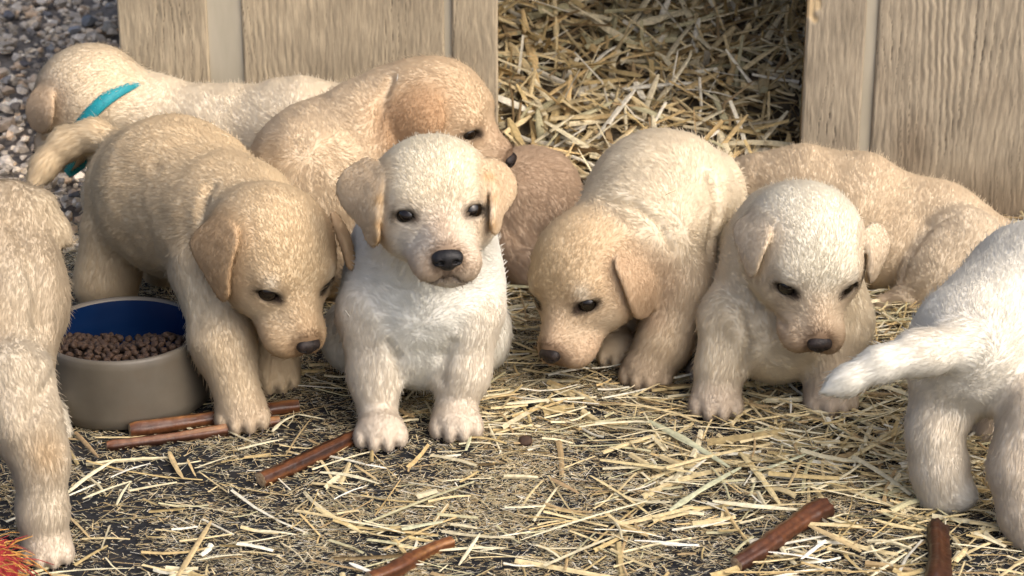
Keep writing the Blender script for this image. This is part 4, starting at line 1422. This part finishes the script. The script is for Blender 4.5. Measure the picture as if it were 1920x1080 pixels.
GXS = [0, 320, 640, 960, 1280, 1600, 1920]; GYS = [450, 600, 720, 820, 900, 980, 1080]
CHAFF = np.array([[.6, .6, .6, .8, .8, .8, .8], [.4, .4, .5, .9, .9, .9, .9], [.25, .25, .6, .85, .9, .95, .9], [.22, .28, .6, .8, .95, 1, .8], [.26, .28, .5, .65, .7, .8, .6], [.30, .34, .65, .7, .45, .6, .42], [.34, .48, .75, .62, .35, .5, .4]])
LONG = np.array([[0, 0, .3, 1, 1, 1, 1], [0, 0, .2, 1, .9, 1, 1], [.02, .05, .3, .5, .6, 1, 1], [.04, .1, .25, .3, .6, 1, .9], [.08, .08, .15, .2, .45, .75, .7], [.1, .1, .25, .25, .35, .7, .6], [.12, .15, .3, .25, .25, .55, .5]])


def grid_at(A, px, py):
    fx = np.clip(np.interp(px, GXS, range(7)), 0, 5.999); fy = np.clip(np.interp(py, GYS, range(7)), 0, 5.999)
    i, j = fx.astype(int), fy.astype(int); u, v = fx - i, fy - j
    return A[j, i] * (1 - u) * (1 - v) + A[j, i + 1] * u * (1 - v) + A[j + 1, i] * (1 - u) * v + A[j + 1, i + 1] * u * v


rg = np.random.default_rng(23)


def scatter(n, A, pw=1.0, patch=30, lo=.3):
    x = rg.uniform(-.62, .62, n); y = rg.uniform(1.30, 2.06, n)
    P = np.stack([x, y, np.zeros(n)], 1)
    px, py = PROJ(P)
    d = grid_at(A, px, py) ** pw
    d = d * np.clip(lo + 1.1 * (vnoise(P, patch, 7) * .5 + .5) ** 1.5 + .25 * vnoise(P, patch * 3, 9), .05, 1.3)
    k = rg.random(n) < d
    return P[k]


# fine chaff trodden into the mat
P = scatter(520000, CHAFF, 1.05)
n = len(P)
L = rg.lognormal(math.log(.0038), .6, n).clip(.0012, .018); Wd = rg.lognormal(math.log(.00052), .45, n).clip(.00018, .0016)
P[:, 2] = rg.uniform(.0006, .0035, n)
cl = straw_cols(n, rg) * rg.uniform(.7, 1.15, (n, 1)) * np.array([1.02, 1.03, 1.1])
V, Fq, c = chips(P, rg.normal(0, .75, n), rg.normal(0, .14, n), L, Wd, cl)
V[:, 2] = np.maximum(V[:, 2], .0004)
tag(mesh_np('straw_chaff', V, Fq, M_STRAW, smooth=False, col=c), 'fine straw chaff scattered over the dark rubber floor', 'chaff', kind='stuff')

# loose straw lying on the floor
P = scatter(20000, LONG, 1.25, 14, .4)
n = len(P)
L = rg.lognormal(math.log(.030), .5, n).clip(.010, .11); Wd = rg.lognormal(math.log(.0020), .45, n).clip(.0007, .0060)
dens = grid_at(LONG, *PROJ(P))
P[:, 2] = .003 + rg.uniform(0, .009, n) * dens
V, Fq, c = blades(P, rg.normal(0, .8, n), rg.normal(0, .05, n), L, Wd, rg.normal(0, .035, n), rg.normal(0, .5, n), straw_cols(n, rg), 3, .22, rg.normal(0, .06, n))
V[:, 2] = np.maximum(V[:, 2], .0012)
tag(mesh_np('loose_straw', V, Fq, M_STRAW, smooth=False, col=c), 'loose golden straw strewn over the floor between the puppies', 'straw', kind='stuff')

# straw bed heaped in the doghouse
def heap_z(x, y):
    q = np.stack([x, y, np.zeros(len(x))], 1)
    return np.clip(.012 + (y - 2.02) * .30, .004, .115) + .018 * vnoise(q, 7, 3) + .010 * vnoise(q, 18, 4)


xs = np.linspace(-.34, .62, 60); ys = np.linspace(2.03, 2.88, 56)
ys_min = 2.03
X, Y_ = np.meshgrid(xs, ys, indexing='ij')
Z = heap_z(X.ravel(), Y_.ravel()) - .016
Z = np.maximum(Z, -.005)
idx = np.arange(X.size).reshape(X.shape)
Fq = np.stack([idx[:-1, :-1].ravel(), idx[1:, :-1].ravel(), idx[1:, 1:].ravel(), idx[:-1, 1:].ravel()], 1)
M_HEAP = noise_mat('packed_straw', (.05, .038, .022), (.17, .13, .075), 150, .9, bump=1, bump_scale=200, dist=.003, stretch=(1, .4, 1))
tag(mesh_np('packed_straw', np.stack([X.ravel(), Y_.ravel(), Z], 1), Fq, M_HEAP), 'packed old straw at the bottom of the doghouse bed', 'straw', kind='stuff')
n = 5200
x = rg.uniform(-.20, .52, n); y = 2.04 + (rg.random(n) ** 1.1) * .72
C = np.stack([x, y, heap_z(x, y) + rg.uniform(-.014, .006, n)], 1)
front = y < 2.16
inside = (x > xy(934, 0)[0] + .01) & (x < xy(1507, 0)[0] - .01)
C = C[(~front) | inside]; n = len(C)
L = rg.lognormal(math.log(.050), .45, n).clip(.015, .13); Wd = rg.lognormal(math.log(.0042), .4, n).clip(.0014, .0085)
bc = straw_cols(n, rg, .08) * np.array([1.0, .97, .95])
V, Fq, c = blades(C, rg.uniform(0, math.pi, n), rg.normal(.15, .38, n), L, Wd, rg.normal(0, .05, n), rg.normal(0, .8, n), bc, 3, .2, rg.normal(0, .1, n))
tag(mesh_np('bedding_straw', V, Fq, M_STRAW, smooth=False, col=c), 'tangled dull straw bedding filling the doghouse opening', 'straw', kind='stuff')


def stalk(a, b, wpx, col, label, group, seed, lift=0.004, z_a=None, z_b=None, name='straw_stalk'):
    """one split straw: a shallow gutter with thickness between two points given in pixels"""
    A = G(a[0], a[1], lift if z_a is None else z_a); B = G(b[0], b[1], lift if z_b is None else z_b)
    return stalk3(A, B, wpx * MPP(A), col, label, group, seed, name)


def stalk3(A, B, w, col, label, group, seed, name='straw_stalk'):
    rgs = np.random.default_rng(seed)
    N = 6
    t = np.linspace(0, 1, N)
    d = B - A; ln = np.linalg.norm(d); d = d / ln
    s = np.cross(d, [0, 0, 1.0]); s /= np.linalg.norm(s); u = np.cross(s, d)
    roll = rgs.normal(0, .25); s, u = s * math.cos(roll) + u * math.sin(roll), u * math.cos(roll) - s * math.sin(roll)
    bow = rgs.normal(0, .018) * ln; hump = abs(rgs.normal(0, .012)) * ln
    V, F4 = [], []
    for i in range(N):
        c = A + (B - A) * t[i] + s * bow * math.sin(t[i] * math.pi) + np.array([0, 0, hump * math.sin(t[i] * math.pi)])
        ww = w * .5 * (1 - .35 * t[i]) * (1 + .12 * rgs.normal()) * (.55 if i in (0, N - 1) else 1)
        for q, (sx, sy) in enumerate(((-1, -.12), (-.5, .22), (.5, .22), (1, -.12), (.5, .02), (-.5, .02))):
            V.append(c + s * sx * ww + u * sy * ww)
    for i in range(N - 1):
        for j in range(6):
            F4.append((i * 6 + j, i * 6 + (j + 1) % 6, (i + 1) * 6 + (j + 1) % 6, (i + 1) * 6 + j))
    V = np.array(V); V[:, 2] = np.maximum(V[:, 2], .0008)
    cv = np.tile(np.array(col), (len(V), 1)) * np.repeat(rgs.uniform(.88, 1.1, N), 6)[:, None]
    cen = (A + B) / 2
    o = mesh_np(name, V, np.array(F4), M_STRAW, None, False, origin=cen, col=cv)
    return tag(o, label, 'straw', group)


PALE, GOLDS, TANS, GREEN, WHT, BRN = (.72, .66, .45), (.68, .56, .30), (.55, .42, .22), (.52, .52, .34), (.80, .77, .66), (.40, .28, .15)
RIGHT = [((949, 757), (1118, 744), 14, PALE), ((890, 752), (975, 738), 13, TANS), ((1086, 800), (1217, 791), 8, PALE), ((1217, 789), (1368, 876), 17, GREEN), ((1125, 862), (1305, 886), 9, GOLDS), ((1108, 892), (1227, 971), 13, GOLDS),
         ((1255, 957), (1389, 876), 13, GREEN), ((1213, 939), (974, 1013), 8, PALE), ((1240, 902), (1336, 911), 8, PALE), ((1336, 939), (1495, 955), 13, PALE), ((1389, 848), (1463, 946), 15, GOLDS), ((1421, 883), (1537, 841), 11, GREEN),
         ((1189, 1013), (1312, 1024), 9, WHT), ((946, 951), (1023, 948), 9, PALE), ((1034, 897), (1086, 925), 10, BRN), ((900, 1032), (949, 1027), 7, PALE), ((1391, 721), (1477, 718), 12, GOLDS), ((1482, 742), (1482, 777), 5, WHT), ((921, 814), (995, 814), 6, PALE),
         ((1406, 913), (1715, 902), 8, PALE), ((1467, 925), (1716, 917), 11, GOLDS), ((1516, 984), (1615, 1034), 14, TANS), ((1615, 1037), (1669, 1025), 7, PALE), ((1640, 1019), (1750, 1002), 10, PALE), ((1637, 973), (1750, 995), 8, GOLDS), ((1633, 1080), (1700, 1037), 8, PALE),
         ((1435, 1034), (1548, 1051), 12, WHT), ((1548, 1012), (1502, 1048), 10, WHT), ((1707, 1055), (1782, 1012), 4, PALE), ((1768, 970), (1817, 963), 11, GOLDS), ((1814, 899), (1874, 870), 9, PALE), ((1821, 938), (1856, 936), 6, WHT), ((1785, 1019), (1916, 1034), 6, PALE),
         ((1240, 1019), (1311, 1021), 8, WHT), ((1477, 913), (1502, 864), 8, TANS), ((1640, 700), (1720, 690), 9, GOLDS), ((1600, 780), (1700, 740), 9, PALE), ((1590, 860), (1710, 800), 10, GOLDS), ((1440, 800), (1560, 815), 8, PALE), ((1650, 850), (1560, 790), 9, TANS),
         ((1240, 800), (1330, 850), 9, TANS), ((1030, 745), (1100, 720), 7, PALE), ((1390, 790), (1520, 770), 8, GOLDS), ((1600, 930), (1710, 870), 7, PALE)]
LEFT = [((600, 885), (711, 907), 10, PALE), ((591, 951), (679, 999), 12, GOLDS), ((626, 936), (686, 911), 6, WHT), ((774, 948), (818, 950), 7, PALE), ((665, 872), (707, 900), 8, TANS), ((440, 1020), (542, 1002), 6, PALE), ((535, 855), (584, 784), 6, TANS), ((447, 842), (531, 823), 9, PALE),
        ((510, 809), (556, 777), 8, PALE), ((753, 992), (830, 978), 12, GREEN), ((813, 978), (841, 946), 9, TANS), ((823, 1032), (947, 1027), 8, PALE), ((655, 1055), (714, 1080), 10, WHT), ((750, 784), (802, 767), 10, TANS), ((475, 995), (556, 1002), 6, PALE), ((612, 903), (670, 908), 6, PALE),
        ((556, 776), (609, 786), 6, PALE), ((686, 871), (725, 878), 8, WHT), ((126, 924), (218, 861), 10, PALE), ((155, 935), (246, 902), 6, PALE), ((218, 948), (246, 902), 6, PALE), ((318, 847), (344, 898), 13, TANS), ((352, 861), (367, 893), 8, TANS), ((365, 878), (437, 854), 6, PALE),
        ((141, 810), (185, 858), 9, BRN), ((126, 965), (170, 1010), 10, TANS), ((333, 1080), (396, 976), 14, TANS), ((370, 1050), (455, 1039), 7, PALE), ((207, 895), (281, 869), 7, WHT), ((74, 1076), (252, 1065), 7, PALE), ((378, 1032), (478, 1013), 7, PALE), ((873, 845), (880, 795), 9, GREEN),
        ((640, 975), (760, 1000), 9, PALE), ((680, 1000), (800, 985), 8, GOLDS), ((860, 1060), (900, 1000), 7, PALE)]
LAND = {'the white puppy': (790, 760), 'the split chew stick': (1465, 1000), 'the corner chew stick': (1757, 1030), 'the bottom chew stick': (770, 1040), 'the long chew stick': (580, 850), 'the food bowl': (240, 790),
        'the rope toy': (30, 1040), 'the sniffing puppy': (1200, 715), 'the cream puppy': (1460, 760), 'the right edge puppy': (1800, 930), 'the dropped kibble': (983, 828), 'the left edge puppy': (85, 950)}
USED = {}


def straw_label(a, b, w, c_):
    cn = {PALE: 'pale', GOLDS: 'golden', TANS: 'tan', GREEN: 'greenish', WHT: 'whitish', BRN: 'brown'}[c_]
    x, y = (a[0] + b[0]) / 2, (a[1] + b[1]) / 2
    L = math.hypot(a[0] - b[0], a[1] - b[1])
    ln = 'very long' if L > 170 else 'long' if L > 105 else 'medium' if L > 60 else 'short'
    wd = 'broad ' if w >= 12 else 'thin ' if w <= 6 else ''
    for nm, (lx_, ly_) in sorted(LAND.items(), key=lambda k: math.hypot(k[1][0] - x, (k[1][1] - y) * 1.6)):
        dx, dy = x - lx_, y - ly_
        rel = ('right of' if dx > 0 else 'left of') if abs(dx) > 1.3 * abs(dy) else ('in front of' if dy > 0 else 'behind')
        t = f'{ln} {wd}{cn} straw stalk lying {rel} {nm}'
        if t not in USED: break
    USED[t] = 1
    return t


for i, (a, b, w, c_) in enumerate(RIGHT):
    stalk(a, b, w, c_, straw_label(a, b, w, c_), 'straw stalks on the right of the floor', 300 + i, .006 + .004 * ((i * 7) % 5) / 4)
for i, (a, b, w, c_) in enumerate(LEFT):
    stalk(a, b, w, c_, straw_label(a, b, w, c_), 'straw stalks on the left of the floor', 400 + i, .0035 + .003 * ((i * 7) % 5) / 4)
x0, x1 = xy(945, 0)[0], xy(1495, 0)[0]
for i in range(130):
    y = 2.06 + rg.random() ** 1.2 * .45
    x = rg.uniform(x0, x1)
    z = float(heap_z(np.array([x]), np.array([y]))[0]) + .006
    L_ = rg.uniform(.03, .10); a_ = rg.uniform(0, math.pi); t_ = rg.normal(.25, .35)
    d = np.array([math.cos(a_) * math.cos(t_), math.sin(a_) * math.cos(t_), math.sin(t_)]) * L_ / 2
    c = np.array([x, y, z])
    cl = straw_cols(1, rg, -.08)[0] * np.array([1, .98, .98])
    A, B = c - d, c + d
    A[2] = max(A[2], .004); B[2] = max(B[2], .004)
    if y < 2.2:
        A[0] = np.clip(A[0], x0, x1); B[0] = np.clip(B[0], x0, x1)
    w_ = rg.uniform(.0045, .0105)
    qx, qy = PROJ(c)
    hx = ['against the left panel', 'left of the middle', 'in the middle', 'right of the middle', 'against the right panel'][int(np.clip((qx - 934) / 115, 0, 4))]
    hy = 'deep inside' if qy < 90 else 'halfway into' if qy < 190 else 'at the front of'
    cn = 'whitish' if cl[2] > .50 else 'pale' if cl[0] > .60 else 'golden' if cl[0] > .47 else 'dull brown'
    stalk3(A, B, w_, cl, f"{'long' if L_ > .075 else 'medium' if L_ > .05 else 'short'} {'broad' if w_ > .0075 else 'narrow'} {cn} straw {hy} the doghouse opening, {hx}", 'straw stalks in the doghouse', 600 + i)


# ------------------------------------------------------------------ bits of straw caught in the coats
def fleck(i, px, py, Y, ang, L, w, col, label):
    pu = ALLP[i]
    lst = pu.body + pu.headp
    d = FW + (px - 960) / FPX * RT - (py - 540) / FPX * UP
    ts = np.linspace(Y - .14, Y + .10, 500) / d[1]
    pts = CP + ts[:, None] * d
    h = pts[np.argmax(pu.ev(lst, pts) < .0022)]
    a = math.radians(ang)
    v = (RT * math.cos(a) + UP * math.sin(a)) * L / 2
    stalk3(h - v, h + v, w, col, label, 'straw bits caught in the fur', 900 + int(px), 'straw_bit')


fleck(1, 652, 588, 1.66, -55, .006, .0012, WHT, 'tiny white straw bit on the left side of the sitting white puppy')
fleck(0, 423, 254, 1.76, -20, .007, .0012, PALE, 'tiny pale straw bit on the back of the golden bowl puppy')
fleck(0, 300, 300, 1.86, 30, .008, .0010, TANS, 'tiny tan straw bit on the rump of the golden bowl puppy')
fleck(4, 745, 146, 1.93, 80, .006, .0010, WHT, 'tiny whitish straw bit behind the ear of the profile puppy')
fleck(2, 1252, 364, 1.80, 25, .014, .0008, BRN, 'thin brown straw bit on the back of the sniffing puppy')
fleck(9, 58, 470, 1.58, 60, .006, .0009, BRN, 'tiny brown straw bit on the back of the left edge puppy')
fleck(7, 1700, 352, 1.92, 10, .008, .0010, PALE, 'tiny pale straw bit on the puppy lying against the right panel')
